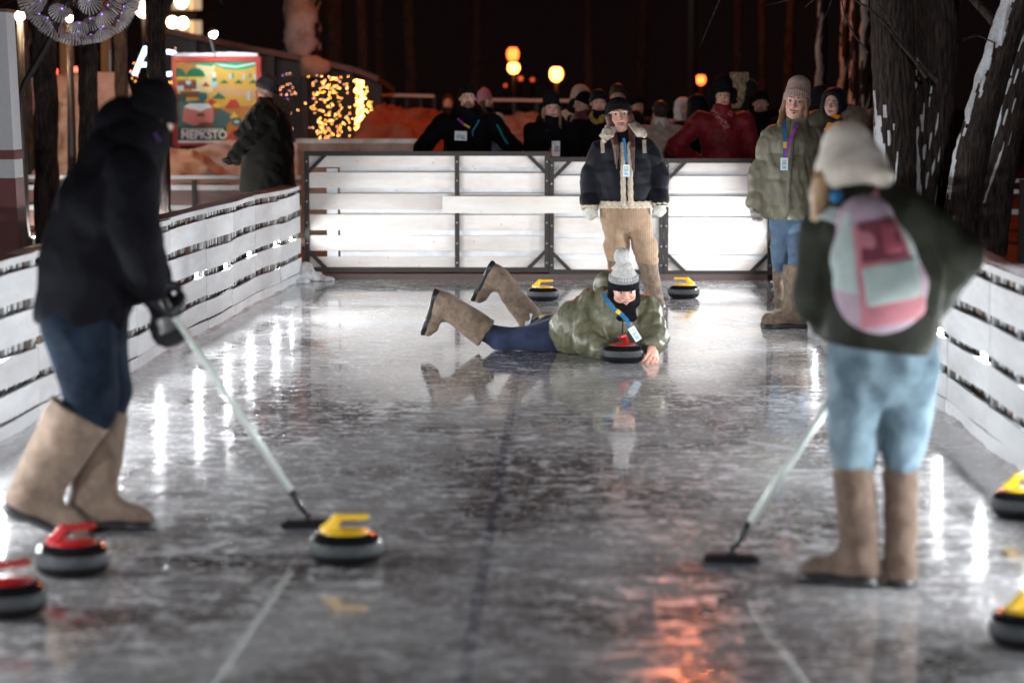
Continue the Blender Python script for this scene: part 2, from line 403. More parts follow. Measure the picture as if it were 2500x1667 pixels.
lumpy_strip(LEFT, wavL, -1, -3.6, 13.6, .035, 1.0, 'snow_ridge', 'thin patchy snow on the ledge of the near left boards')
lumpy_strip(LEFT, wavL, -1, 13.8, 22, .022, .75, 'snow_ridge', 'broken snow crust on the red ledge of the far left boards')
lumpy_strip(RIGHT, wavR, 1, -3.6, 22, .05, 2.0, 'snow_ridge', 'thick white snow lying along the top of the right boards')

# low floodlights set in the third gap
def flood(P, wav, sgn, y, label, z=.412, deep=0.0):
    x = poly_x(P, y) + wav(y, 2) * sgn + sgn * deep
    o = empty('floodlight', (x + sgn * .06, y, z), label, 'floodlight', 'low floodlights set into the rink boards')
    MB().box(*sorted((x + sgn * .026, x + sgn * .07)), y - .085, y + .085, z - .055, z + .055).mk('housing', M['black'], o)
    v = [(x + sgn * .0235, y - .052, z - .024), (x + sgn * .0235, y + .052, z - .024), (x + sgn * .0235, y + .052, z + .024), (x + sgn * .0235, y - .052, z + .024)]
    MB().add(v, [(0, 1, 2, 3) if sgn > 0 else (3, 2, 1, 0)]).mk('lens', M['flood_dim'] if deep else (M['flood_half'] if y < 7 else M['flood']), o)
yl = [22.15 - .35, 20.75, 19.45, 18.2, 17.0, 15.65, 14.2, 12.85, 11.6, 10.3, 9.0, 7.7, 6.4, 5.1, 3.8, 2.5, 1.2, -.1]
ORD = ['nearest', 'second nearest', 'third nearest', 'fourth nearest', 'fifth nearest', 'sixth nearest', 'seventh nearest', 'eighth nearest', 'ninth nearest', 'tenth nearest', 'eleventh nearest']
LL = {0: 'small white floodlight in the left boards, nearest the far corner', 1: 'small white floodlight in the left boards, second from the far corner', 2: 'small white floodlight in the left boards, third from the far corner',
      3: 'small white floodlight in the left boards, fourth from the far corner', 4: 'small white floodlight in the left boards, fifth from the far corner', 5: 'white floodlight in the left boards just right of the black coat',
      6: 'white floodlight in the left boards hidden by the black coat', 7: 'white floodlight in the left boards just left of the dark jeans'}
for i, y in enumerate(yl): flood(LEFT, wavL, -1, y, LL.get(i, 'floodlight in the left boards outside the photo, %s the photographer' % ORD[min(10, len(yl) - 1 - i)]), deep=.012 if i == 0 else 0)
yr = [21.6, 20.4, 19.0, 17.6, 16.2, 14.6, 13.1, 11.75, 10.5, 9.2, 7.9, 6.6, 5.3, 4.0, 2.7, 1.4, .1]
LR = {0: 'floodlight at the far end of the right boards behind the olive jacket', 1: 'white floodlight in the right boards glaring between the knees of the olive jacket', 7: 'white floodlight in the right boards beside the hips of the backpack wearer', 8: 'white floodlight in the right boards at the right edge of the photo'}
for i, y in enumerate(yr): flood(RIGHT, wavR, 1, y, LR.get(i, ('floodlight in the right boards hidden by the backpack wearer, %s the far end' % ORD[i - 1]) if i < 7 else 'floodlight in the right boards outside the photo, %s the photographer' % ORD[min(10, len(yr) - 1 - i)]))

# ------------------------------------------------------------------ end barrier: three steel framed panels
YB = 22.3
def zt(py, Y=YB): return at(1250, py, Y).z
def xt(px, Y=YB): return at(px, 500, Y).x
def end_panel(x0, x1, top, bot, rows, cols, label, holes=None, cover_from=None):
    P = empty('barrier_panel', ((x0 + x1) / 2, YB, 0), label, 'barrier', 'steel framed plank panels across the end of the rink')
    t = .042
    for xa, xb in [(x0, x0 + t), (x1 - t, x1)] + [(c - t / 2, c + t / 2) for c in cols]:
        MB().box(xa, xb, YB - .02, YB + .022, bot + t + .001, top - t - .001).mk('upright', M['steel'], P)
    MB().box(x0, x1, YB - .022, YB + .024, top - t, top).mk('top_rail', M['steel'], P)
    MB().box(x0, x1, YB - .022, YB + .024, bot, bot + t).mk('bottom_rail', M['steel'], P)
    for sx, xx in ((1, x0 + t), (-1, x1 - t)):
        for up, zz in ((-1, top - t), (1, bot + t)):
            d = .15
            a = Vector((xx - sx * .01, YB - .005, zz + up * d)); b = Vector((xx + sx * d, YB - .005, zz - up * .01))
            MB().bar(a, b, .034, .026, (0, 1, 0)).mk('brace', M['steel'], P)
    for c in [x0 + t / 2, x1 - t / 2] + list(cols):
        m = MB()
        for r in rows:
            m.lathe((0, 0, 0), [(.0, .006), (.007, .005), (.009, 0)], 8)
            k = len(m.v) - 24
            for q in range(k, len(m.v)):
                vx, vy, vz = m.v[q]; m.v[q] = (c + vx, YB - .0225 - vz, (r[0] + r[1]) / 2 + vy)
        m.mk('bolts', M['steel_grey'], P)
    for r in rows:
        edges = [x0 + .006] + sorted(cols) + [x1 - .006]
        for xa, xb in zip(edges, edges[1:]):
            a, b = r; j = random.uniform(-.003, .003)
            MB().box(xa + .001, xb - .001, YB + .024 + .002 * random.random(), YB + .046, a + j, b + j).mk('plank', M['board_back'], P)
    # back layer closes the gaps, set further back and lit by the snow
    gaps = [(rows[i + 1][1], rows[i][0]) for i in range(len(rows) - 1)]
    for q, (a, b) in enumerate(gaps):
        xa = x0 + (holes or 0); xb = x1 - .01
        MB().box(xa, xb, YB + .082, YB + .102, a - .045, b + .045).mk('back_plank', M['board'], P)
    if holes:
        MB().box(x0 + holes - .12, x0 + holes - .02, YB + .05, YB + .08, bot, top - .16).mk('batten', M['board'], P)
    return P
def rows_from(ys, Y=YB): return [(zt(b), zt(a)) for a, b in ys]
RW = rows_from([(381, 409), (422.5, 460), (473, 512), (525, 563), (576, 613), (627, 656)])
p1 = end_panel(xt(744), xt(1340.5), zt(370), zt(664), RW, [xt(1116)], 'left plank panel of the end barrier with a gap-toothed left edge', holes=.32)
RW2 = rows_from([(391, 417), (430, 467), (480, 519), (532, 570), (582, 620), (634, 660)])
p2 = end_panel(xt(1341.5), xt(1620), zt(384), zt(669), RW2, [], 'middle plank panel of the end barrier behind the woman in the navy jacket')
p3 = end_panel(xt(1621), xt(1886), zt(387), zt(671), RW2, [], 'right plank panel of the end barrier, brightly lit beside the olive jacket')
MB().box(xt(1081), xt(1620), YB - .05, YB - .024, zt(520), zt(479)).mk('cover_plank', M['board_rusty'], p1)
# dark sill under the barrier, snow heaps at its foot
o = MB(); o.box(-2.40, 1.86, YB - .04, YB + .1, -.03, .052)
tag(o.mk('timber_sill', M['dark_sill']), 'dark wooden sill along the ice under the end barrier', 'sill')

# ------------------------------------------------------------------ implicit surfaces
def norm(v): v = np.asarray(v, float); return v / (np.linalg.norm(v) + 1e-12)
class Prim:
    __slots__ = ('a', 'b', 'ra', 'rb', 'u', 'k', 'op', 'cuts', 'quilt', 'end', 'rib')
    def __init__(s, a, b, ra, rb=None, u=None, k=.03, op='+', cuts=(), quilt=None, end=1.0, rib=None):
        s.a = np.array(a, float); s.b = np.array(b, float)
        if np.linalg.norm(s.a - s.b) < 1e-5: s.b = s.a + np.array([0, 0, 1e-4])
        rb = ra if rb is None else rb
        s.ra = (ra, ra) if not hasattr(ra, '__len__') else ra; s.rb = (rb, rb) if not hasattr(rb, '__len__') else rb
        s.u = u; s.k = k; s.op = op; s.cuts = cuts; s.quilt = quilt; s.end = end; s.rib = rib
def fold(amp, f=9.0, seed=0, stretch=(1, 1, 1)):
    r = np.random.default_rng(seed); dirs = r.normal(size=(6, 3)); dirs /= np.linalg.norm(dirs, axis=1)[:, None]; ph = r.uniform(0, 6.3, 6)
    def fn(X, Y, Z):
        X = X * stretch[0]; Y = Y * stretch[1]; Z = Z * stretch[2]; t = 0
        w = np.sin(f * .6 * (dirs[0][0] * X + dirs[0][1] * Y + dirs[0][2] * Z) + ph[0]) * 1.3
        for i in range(1, 6):
            d = dirs[i]; t = t + np.sin(f * (.7 + .35 * i) * (d[0] * X + d[1] * Y + d[2] * Z) + ph[i] + w) / (1 + .4 * i)
        return amp * (1 - np.abs(t) * .9)
    return fn
def sdf(prims, h, disp=None, gcuts=()):
    lo = np.min([np.minimum(p.a, p.b) - max(p.ra + p.rb) for p in prims if p.op == '+'], 0) - .035 - 2 * h
    hi = np.max([np.maximum(p.a, p.b) + max(p.ra + p.rb) for p in prims if p.op == '+'], 0) + .035 + 2 * h
    n = np.ceil((hi - lo) / h).astype(int) + 1
    ax = [lo[i] + np.arange(n[i]) * h for i in range(3)]
    D = np.full(n, .25, dtype=np.float32)
    for p in prims:
        R = max(p.ra + p.rb) * max(1, p.end) + p.k + 3 * h + (p.quilt[0] if p.quilt else 0)
        l = np.minimum(p.a, p.b) - R; u_ = np.maximum(p.a, p.b) + R
        i0 = np.clip(((l - lo) / h).astype(int), 0, n); i1 = np.clip(((u_ - lo) / h).astype(int) + 2, 0, n)
        if np.any(i1 <= i0): continue
        X = (ax[0][i0[0]:i1[0]] - p.a[0])[:, None, None].astype(np.float32); Y = (ax[1][i0[1]:i1[1]] - p.a[1])[None, :, None].astype(np.float32); Z = (ax[2][i0[2]:i1[2]] - p.a[2])[None, None, :].astype(np.float32)
        ab = p.b - p.a; Ln = np.linalg.norm(ab); w = ab / Ln
        pw = X * w[0] + Y * w[1] + Z * w[2]; t = np.clip(pw / Ln, 0, 1)
        rx = p.ra[0] + (p.rb[0] - p.ra[0]) * t; ry = p.ra[1] + (p.rb[1] - p.ra[1]) * t
        if p.u is None and p.ra[0] == p.ra[1] and p.rb[0] == p.rb[1] and p.end == 1.0 and not p.rib:
            q = pw - t * Ln
            d = np.sqrt(np.maximum(X * X + Y * Y + Z * Z - pw * pw, 0) + q * q) - rx
        else:
            uu = np.array(p.u if p.u is not None else (1, 0, 0), float); uu = uu - w * uu.dot(w); uu = norm(uu); vv = np.cross(w, uu)
            pu = X * uu[0] + Y * uu[1] + Z * uu[2]; pv = X * vv[0] + Y * vv[1] + Z * vv[2]; q = pw - t * Ln
            rm = np.minimum(rx, ry) * p.end
            k0 = np.sqrt((pu / rx) ** 2 + (pv / ry) ** 2 + (q / rm) ** 2); k1 = np.sqrt((pu / rx ** 2) ** 2 + (pv / ry ** 2) ** 2 + (q / rm ** 2) ** 2)
            d = k0 * (k0 - 1) / (k1 + 1e-6)
            if p.rib: d = d - p.rib[0] * np.sin(p.rib[1] * np.arctan2(pv, pu))
        if p.quilt:
            am, sp, ph = p.quilt
            d = d - am * (np.abs(np.sin(np.pi * (pw / sp + ph))) ** .5 - .55)
        for c in p.cuts:
            o, nn = c; d = np.maximum(d, (X + (p.a[0] - o[0])) * nn[0] + (Y + (p.a[1] - o[1])) * nn[1] + (Z + (p.a[2] - o[2])) * nn[2])
        sl = tuple(slice(i0[i], i1[i]) for i in range(3)); E = D[sl]
        if p.op == '+':
            if p.k > 0:
                hh = np.clip(.5 + .5 * (E - d) / p.k, 0, 1); D[sl] = E + (d - E) * hh - p.k * hh * (1 - hh)
            else: D[sl] = np.minimum(E, d)
        else:
            e = -d; hh = np.clip(.5 - .5 * (E - e) / max(p.k, 1e-4), 0, 1); D[sl] = E + (e - E) * hh + p.k * hh * (1 - hh)
    X = ax[0][:, None, None]; Y = ax[1][None, :, None]; Z = ax[2][None, None, :]
    if disp is not None:
        for fn in (disp if isinstance(disp, (list, tuple)) else [disp]): D = D - fn(X, Y, Z)
    for o, nn in gcuts: D = np.maximum(D, (X - o[0]) * nn[0] + (Y - o[1]) * nn[1] + (Z - o[2]) * nn[2])
    D = D.astype(np.float32); D[0] = D[-1] = .1; D[:, 0] = D[:, -1] = .1; D[:, :, 0] = D[:, :, -1] = .1
    G = vdb.FloatGrid(.25); G.copyFromArray(np.ascontiguousarray(D))
    pts, quads = G.convertToQuads(0.0)
    pts = np.asarray(pts) * h + lo
    return pts, np.asarray(quads)[:, ::-1].copy()
def blob(name, prims, h, mat, parent=None, disp=None, gcuts=(), col=None):
    v, f = sdf(prims, h, disp, gcuts)
    c = col(v) if callable(col) else col
    return link(name, mesh(name, v, f, True, c), mat, parent)

# ------------------------------------------------------------------ people: shared pieces
def V3(x): return np.array(x, float)
class Frame:
    """local frame of a head, hand or boot: x = picture right for a person facing the camera, -y = facing, z = up"""
    def __init__(s, o, yaw=0, pitch=0, roll=0, scale=1.0, R=None):
        s.o = V3(o); s.s = scale
        if R is None:
            R = Matrix.Rotation(math.radians(yaw), 3, 'Z') @ Matrix.Rotation(math.radians(pitch), 3, 'X') @ Matrix.Rotation(math.radians(roll), 3, 'Y')
            R = np.array(R)
        s.R = np.array(R, float)
    def p(s, q): return s.o + s.R @ (V3(q) * s.s)
    def d(s, q): return s.R @ V3(q)
    def P(s, a, b, ra, rb=None, u=None, k=.03, op='+', cuts=(), **kw):
        sc_ = lambda r: None if r is None else (tuple(x * s.s for x in r) if hasattr(r, '__len__') else r * s.s)
        return Prim(s.p(a), s.p(b), sc_(ra), sc_(rb), s.d(u) if u is not None else s.d((1, 0, 0)), k * s.s, op,
                    [(s.p(o), s.d(norm(n))) for o, n in cuts], **kw)
    def inv(s, V): return ((V - s.o) @ s.R) / s.s

def face_prims(smile=.3, wide=1.0, jaw=1.0, nose=1.0):
    I = Frame((0, 0, 0)); P = I.P; w = wide
    L = [P((0, .015, .028), (0, .016, .034), (.074 * w, .092), k=0, end=1.12),
         P((0, -.012, .0), (0, -.030, -.060), (.064 * w, .066), (.044 * w * jaw, .046), k=.03),
         P((0, -.060, -.094), (0, -.058, -.090), .021 * jaw, k=.025)]
    for s in (-1, 1):
        L += [P((s * .036 * w, -.052, -.026), (s * .034 * w, -.052, -.03), .026, k=.025),
              P((s * .047 * w, -.018, -.062), (s * .030 * w, -.046, -.085), .022 * jaw, .018, k=.03),
              P((s * .016, -.080, .034), (s * .047, -.068, .032), .0085, .007, k=.012),
              P((s * .031, -.098, .011), (s * .036, -.095, .011), (.016, .012), k=.012, op='-'),
              P((s * .0315, -.0715, .010), (s * .0315, -.0716, .0101), .0135, k=.003),
              P((s * .0118, -.094, -.024), (s * .0105, -.088, -.023), .0075, .007, k=.006),
              P((s * .077 * w, .010, .018), (s * .077 * w, .014, -.018), (.010, .020), (.009, .012), k=.008)]
    L += [P((0, -.082, .018), (0, -.103 * (.5 + .5 * nose), -.018), .0085, .0105, k=.012),
          P((0, -.100, -.020), (0, -.101, -.021), .0110 * nose, k=.006)]
    zc = -.056 + .006 * smile; wd = .021 + .006 * smile
    for s in (-1, 1):
        L += [P((0, -.0865, -.0525), (s * wd, -.076, zc), (.004, .0052), .003, k=.006, u=(0, 0, 1)),
              P((0, -.0865, -.0665 - .002 * smile), (s * wd, -.076, zc - .001), (.005, .0058), .003, k=.006, u=(0, 0, 1))]
    L += [P((0, .022, -.05), (0, .034, -.20), (.050, .052), (.056, .056), k=.03)]
    return L
_faces = {}
def face_geo(smile, wide, jaw, nose, h):
    key = (smile, wide, jaw, nose, h)
    if key not in _faces: _faces[key] = sdf(face_prims(smile, wide, jaw, nose), h)
    return _faces[key]
def face_colour(v, skin, smile=.3, lips=(.42, .10, .09), brow=(.10, .05, .03), beard=None, iris=(.035, .028, .025), blush=.5):
    x, y, z = v[:, 0], v[:, 1], v[:, 2]; ax_ = np.abs(x); front = y < -.03
    c = np.tile(V3(skin), (len(v), 1))
    def put(mask, col, w=1.0):
        ww = np.clip(mask, 0, 1)[:, None] * w; c[:] = c * (1 - ww) + V3(col) * ww
    g = lambda cx, cz, rx, rz: np.exp(-(((ax_ - cx) / rx) ** 2 + ((z - cz) / rz) ** 2)) * front
    put(g(.040, -.026, .022, .016), (skin[0] * 1.0, skin[1] * .62, skin[2] * .58), blush)
    put(g(0, -.022, .013, .010), (skin[0], skin[1] * .68, skin[2] * .62), .5)
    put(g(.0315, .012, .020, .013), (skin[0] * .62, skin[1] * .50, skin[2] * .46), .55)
    if beard is not None:
        bm = np.clip(1.25 - np.sqrt((ax_ / .050) ** 2 + ((z + .088) / .040) ** 2), 0, 1) * 2.2 * front
        bm = np.maximum(bm, np.exp(-((ax_ / .026) ** 4 + ((z + .043) / .008) ** 4)) * front)
        bm = bm * (1 - np.exp(-((ax_ / .020) ** 4 + ((z + .060) / .008) ** 4)))
        put(bm, beard[:3], beard[3] if len(beard) > 3 else .85)
    zc = -.0585 - .0025 * (1 - smile) + (ax_ / .024) ** 2 * .006 * smile
    wd = .023 + .005 * smile
    lipm = (np.abs(z - zc) < .0105 * np.sqrt(np.clip(1 - (ax_ / wd) ** 2, 0, 1))) & (y < -.06)
    put(lipm * 1.0, lips, 1.0)
    if smile > .2:
        inn = (np.abs(z - zc - .0005) < (.0035 + .003 * smile) * np.sqrt(np.clip(1 - (ax_ / (wd * .86)) ** 2, 0, 1))) & (y < -.06)
        put(inn * 1.0, (.05, .012, .012))
        te = (z - zc > -.0022) & (z - zc < .0028) & inn; put(te * 1.0, (.50, .44, .39))
    br = np.exp(-(((z - .034 - .004 * np.cos((ax_ - .03) * 60)) / .0042) ** 2)) * (ax_ > .013) * (ax_ < .052) * front
    put(br, brow, .95)
    ey = (((ax_ - .0315) / .0135) ** 2 + ((z - .0095) / .0062) ** 2 < 1) & front
    put(ey * 1.0, (.55, .52, .50)); put((ey & (((ax_ - .0315) / .0068) ** 2 + ((z - .0098) / .0068) ** 2 < 1)) * 1.0, iris)
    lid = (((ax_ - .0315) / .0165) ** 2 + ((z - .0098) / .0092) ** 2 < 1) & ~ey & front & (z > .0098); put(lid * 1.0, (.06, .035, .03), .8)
    ns = ((ax_ - .0085) / .0035) ** 2 + ((z + .0305) / .0030) ** 2 < 1; put((ns & front) * 1.0, (.10, .03, .025), .8)
    return c
def mat_skin():
    m, nt, b = new_mat('skin'); L = nt.links.new
    a = N(nt, 'ShaderNodeVertexColor', layer_name='Col'); tc = N(nt, 'ShaderNodeTexCoord')
    n = N(nt, 'ShaderNodeTexNoise', i_Scale=60.0, i_Detail=4.0); L(tc.outputs['Object'], n.inputs['Vector'])
    mx = N(nt, 'ShaderNodeMix', data_type='RGBA', blend_type='MULTIPLY'); mx.inputs[0].default_value = .35; L(a.outputs[0], mx.inputs[6])
    r = N(nt, 'ShaderNodeValToRGB'); r.color_ramp.elements[0].color = (.72, .58, .54, 1); r.color_ramp.elements[1].color = (1.1, 1.05, 1.03, 1); L(n.outputs[0], r.inputs[0])
    L(r.outputs[0], mx.inputs[7]); L(mx.outputs[2], b.inputs['Base Color'])
    b.inputs['Roughness'].default_value = .48; b.inputs['Subsurface Weight'].default_value = .12; b.inputs['Subsurface Radius'].default_value = (.01, .004, .002)
    return m
M['skin'] = mat_skin()
def hand_prims(F, curl=35, spread=8, thumb=1, k=.008, glove=0.0, side=1):
    """F: origin = wrist, -z = towards the fingertips, x = across the palm, -y = palm side; side = which side the thumb is on"""
    L = [F.P((0, 0, .01), (0, 0, -.035), (.026 + glove, .019 + glove), (.036 + glove, .016 + glove), k=.01),
         F.P((0, 0, -.05), (0, -.002, -.085), (.040 + glove, .015 + glove), (.041 + glove, .013 + glove), k=.01)]
    for i, (x, ln, r) in enumerate([(-.031, .066, .0085), (-.010, .078, .0092), (.011, .084, .0095), (.031, .076, .0092)]):
        x = x * side; a = V3((x, -.001, -.088)); ang = 0; sp = math.radians(spread) * x / .03
        for j, q in enumerate((.44, .32, .24)):
            ang += math.radians(curl * (.7 if j == 0 else 1.1)); dl = ln * q
            b = a + V3((math.sin(sp) * dl * math.cos(ang), -math.sin(ang) * dl, -math.cos(ang) * dl))
            L.append(F.P(a, b, r + glove - .0006 * j, r + glove - .0006 * (j + 1), k=k if j else .006)); a = b
    if thumb:
        a = V3((side * .026, -.006, -.025)); b = a + V3((side * .026, -.014, -.030)); c = b + V3((side * .008, -.018, -.026)); d = c + V3((0, -.014, -.018))
        L += [F.P(a, b, .013 + glove, .0115 + glove, k=.012), F.P(b, c, .0115 + glove, .010 + glove, k=.005), F.P(c, d, .010 + glove, .009 + glove, k=.005)]
    return L
def dirframe(o, fwd, palm, scale=1.0):
    """hand frame from a pointing direction and a palm direction"""
    z = -norm(fwd); y = -norm(palm); y = norm(y - z * y.dot(z)); x = np.cross(y, z)
    return Frame(o, R=np.stack([x, y, z], 1), scale=scale)

def felt_boot(parent, top, ank_ground, toe, up=None, rt=.075, ra=.060, mat='felt', size=1.0, open_top=True):
    """top: centre of the shaft opening; ank_ground: point of the sole under the ankle; toe: direction of the toe"""
    top = V3(top); g0 = V3(ank_ground); sh = norm(top - g0); u = norm(up) if up is not None else None
    t = norm(toe)
    if u is None: u = norm(sh - t * sh.dot(t))
    t = norm(t - u * t.dot(u)); s = np.cross(t, u)
    F = Frame(g0, R=np.stack([s, t, u], 1), scale=size)
    tl = F.inv(top[None])[0]
    P = F.P; cut = [((0, 0, .004), (0, 0, -1))]
    dr = norm(tl - V3((0, -.01, .09)))
    prims = [P((0, -.012, .095), tl, (ra, ra * 1.04), (rt, rt * .98), u=(1, 0, 0), k=.02, cuts=[(tl, dr)], end=.6),
             P((0, -.035, .052), (0, -.030, .056), (.047, .050), k=.03, cuts=cut),
             P((0, -.01, .062), (0, .135, .046), (.050, .062), (.046, .040), k=.045, cuts=cut),
             P((0, .155, .040), (0, .175, .036), (.040, .034), (.032, .028), k=.03, cuts=cut)]
    if open_top: prims.append(P(tl - dr * .03, tl + dr * .05, rt * .80 / size, k=.004, op='-'))
    b = blob('felt_boot', prims, .009, M[mat], parent, disp=[fold(.0045, 17, int(abs(top[0] * 97)) % 50, (1, 1, 1.6)), fold(.002, 60, 4)])
    so = [P((0, -.035, .018), (0, -.03, .018), (.056, .03), u=(1, 0, 0), k=0, cuts=[((0, 0, .030), (0, 0, 1)), ((0, 0, 0), (0, 0, -1))], end=2.0),
          P((0, -.02, .016), (0, .15, .016), (.057, .035), (.050, .03), k=.01, cuts=[((0, 0, .024), (0, 0, 1)), ((0, 0, 0), (0, 0, -1))], end=1.9)]
    so = [P((0, -.036, .0), (0, -.035, .0), (.054, .054), k=0, u=(1, 0, 0), cuts=[((0, 0, .034), (0, 0, 1)), ((0, 0, 0), (0, 0, -1))]),
          P((0, -.03, .0), (0, .145, .0), (.056, .05), (.050, .05), k=.02, u=(1, 0, 0), cuts=[((0, 0, .030), (0, 0, 1)), ((0, 0, 0), (0, 0, -1))]),
          P((0, .155, .0), (0, .178, .0), (.045, .045), (.034, .04), k=.02, u=(1, 0, 0), cuts=[((0, 0, .027), (0, 0, 1)), ((0, 0, 0), (0, 0, -1))])]
    blob('sole', so, .007, M['rubber'], b)
    return b

def beanie_prims(F, big=1.0, tall=0.0, tilt=.09, front=.052, ribs=None, fold_h=.05, slouch=0.0, end=.92):
    n = norm((0, -tilt, -.2))
    base = (0, -.09, front)
    L = [F.P((0, .012, .030), (0, .022 + slouch, .072 + tall), (.088 * big, .104 * big), (.078 * big, .088 * big), k=0, cuts=[(base, n)], end=end, rib=ribs)]
    return L
def band_prims(F, big=1.0, tilt=.09, front=.046, hgt=.045, ribs=None):
    n = norm((0, -tilt, -.2)); up = -n; base = V3((0, -.09, front))
    return [F.P((0, .012, .0), (0, .02, .07), (.094 * big, .110 * big), (.092 * big, .106 * big), k=0, cuts=[(base, n), (base + up * hgt, up)], rib=ribs)]
def ribbon(name, pts, w, normal, mat, parent, th=.003):
    """flat strap through the points"""
    v = []; f = []; nrm = norm(normal); pts = [V3(p) for p in pts]
    for i, p in enumerate(pts):
        d = norm(pts[min(i + 1, len(pts) - 1)] - pts[max(i - 1, 0)]); s = norm(np.cross(d, nrm)) * w / 2; n = np.cross(s, d); n = norm(n) * th / 2
        v += [p - s - n, p + s - n, p + s + n, p - s + n]
    for i in range(len(pts) - 1):
        a = 4 * i
        for q in range(4): f.append((a + q, a + (q + 1) % 4, a + 4 + (q + 1) % 4, a + 4 + q))
    f += [(3, 2, 1, 0), tuple(4 * (len(pts) - 1) + q for q in range(4))]
    return link(name, mesh(name, v, f), mat, parent)
def badge(parent, c, w, h, nrm, up, style=0):
    """laminated card with a coloured print"""
    c = V3(c); n = norm(nrm); u = norm(up); u = norm(u - n * u.dot(n)); s = np.cross(u, n)
    def card(name, du, ds, hw, hh, off, mat, par, th=.002):
        m = []
        for z in (off - th, off):
            for a, b in ((-1, -1), (1, -1), (1, 1), (-1, 1)): m.append(c + s * (ds + a * hw) + u * (du + b * hh) + n * z)
        return MB().hexa(m).mk(name, mat, par)
    o = card('badge', 0, 0, w / 2, h / 2, .004, M['card'], parent)
    if style == 0:
        card('badge_print', -.002, 0, w * .28, h * .36, .0046, M['card_blue'], o, .0005); card('badge_print', h * .2, 0, w * .2, h * .06, .0052, M['card_yellow'], o, .0005)
        card('badge_print', -h * .12, w * .1, w * .25, h * .04, .0052, M['card'], o, .0005)
    else:
        card('badge_print', -h * .08, -w * .02, w * .36, h * .2, .0046, M['card_blue'], o, .0005); card('badge_print', h * .17, -w * .08, w * .2, h * .08, .0052, M['card_yellow'], o, .0005)
        card('badge_print', -h * .28, w * .22, w * .16, h * .06, .0052, M['card_dark'], o, .0005)
    return o

M['felt'] = cloth('brown_felt', (.22, .160, .118), (.11, .078, .056), 24, .95, .5, 260, .3)
M['felt_mid'] = cloth('grey_brown_felt', (.17, .118, .088), (.09, .06, .045), 16, .95, .5, 240, .3)
M['felt_light'] = cloth('light_brown_felt', (.215, .155, .118), (.12, .085, .062), 14, .95, .5, 240, .3)
M['navy'] = cloth('navy_nylon', (.0055, .0065, .011), (.003, .0035, .006), 20, .65, .3, 120, .1, spec=.15)
M['olive'] = cloth('olive_nylon', (.170, .155, .105), (.110, .100, .068), 12, .52, .3, 60, .1, spec=.4)
M['olive_shiny'] = cloth('shiny_olive_nylon', (.135, .130, .078), (.080, .076, .046), 12, .42, .3, 50, .1, spec=.5)
M['fleece'] = cloth('cream_fleece', (.66, .58, .47), (.42, .33, .24), 60, .95, .9, 150, .4, bdist=.012)
M['mitten'] = cloth('cream_knit', (.66, .64, .58), (.45, .43, .38), 90, .95, .7, 130, .3)
M['cord'] = cloth('tan_corduroy', (.33, .225, .150), (.25, .165, .105), 20, .9, .2, 160, .4)
M['jeans'] = cloth('blue_denim', (.095, .150, .225), (.055, .09, .14), 14, .85, .4, 300)
M['jeans_light'] = cloth('light_blue_denim', (.19, .275, .32), (.055, .088, .12), 7, .85, .4, 200)
M['jeans_dark'] = cloth('dark_indigo_denim', (.022, .034, .075), (.012, .018, .04), 12, .85, .3, 250)
M['jeans_mid'] = cloth('navy_denim', (.014, .025, .042), (.004, .007, .013), 6, .9, .3, 250, 0, spec=.1)
M['blackknit'] = cloth('black_knit', (.010, .010, .012), (.006, .006, .007), 60, .95, .5, 120, 0, spec=.08)
M['blackcoat'] = cloth('black_coat', (.0075, .0075, .010), (.004, .004, .006), 8, .9, .3, 90, 0, spec=.08)
M['hair_red'] = cloth('auburn_hair', (.105, .034, .020), (.035, .012, .008), 40, .5, .6, 90, .1, (6, 6, .5), spec=.5)
M['hair_blond'] = cloth('dark_blond_hair', (.30, .165, .080), (.12, .06, .03), 40, .45, .6, 90, .1, (6, 6, .5), spec=.5)
M['hair_ginger'] = cloth('ginger_hair', (.52, .33, .17), (.28, .16, .07), 30, .45, .6, 90, .1, (6, 6, .5), spec=.5)
M['hair_brown'] = cloth('brown_hair', (.06, .03, .02), (.03, .015, .01), 40, .5, .5, 90, .1)
M['pinkbeige'] = cloth('dusty_pink_knit', (.36, .25, .21), (.24, .16, .135), 40, .95, .4, 140, .4)
M['greyknit'] = cloth('grey_knit', (.30, .30, .30), (.20, .20, .20), 60, .95, .5, 140, .3)
M['palegrey'] = cloth('pale_grey_fur', (.60, .59, .57), (.42, .41, .40), 60, .95, 1.0, 120, .4, bdist=.012)
M['creamhat'] = cloth('cream_wool', (.74, .69, .60), (.58, .50, .43), 14, .95, .5, 120, .4)
M['darkgreen'] = cloth('dark_green_nylon', (.030, .033, .022), (.012, .013, .009), 4, .75, .3, 60, .0, spec=.2)
M['mint'] = cloth('mint_canvas', (.42, .50, .48), (.32, .39, .38), 10, .85, .3, 150)
M['pink'] = cloth('pink_canvas', (.50, .20, .23), (.38, .14, .17), 10, .8, .3, 150)
M['lilac'] = cloth('lilac_canvas', (.42, .32, .38), (.32, .24, .30), 10, .8, .3, 150)
M['rose'] = cloth('rose_canvas', (.36, .085, .12), (.20, .04, .06), 8, .8, .3, 150)
M['maroon'] = cloth('maroon_canvas', (.20, .045, .07), (.09, .02, .035), 6, .8, .3, 150)
M['blue_strap'] = cloth('blue_lanyard', (.03, .19, .38), (.02, .12, .28), 30, .6, .1)
M['yellow_strap'] = cloth('yellow_lanyard', (.75, .55, .05), (.6, .4, .04), 30, .6, .1)
M['purple_strap'] = cloth('purple_lanyard', (.38, .08, .45), (.28, .05, .34), 30, .6, .1)
M['dull_strap'] = cloth('dull_violet_lanyard', (.10, .04, .14), (.06, .025, .09), 30, .7, .1)
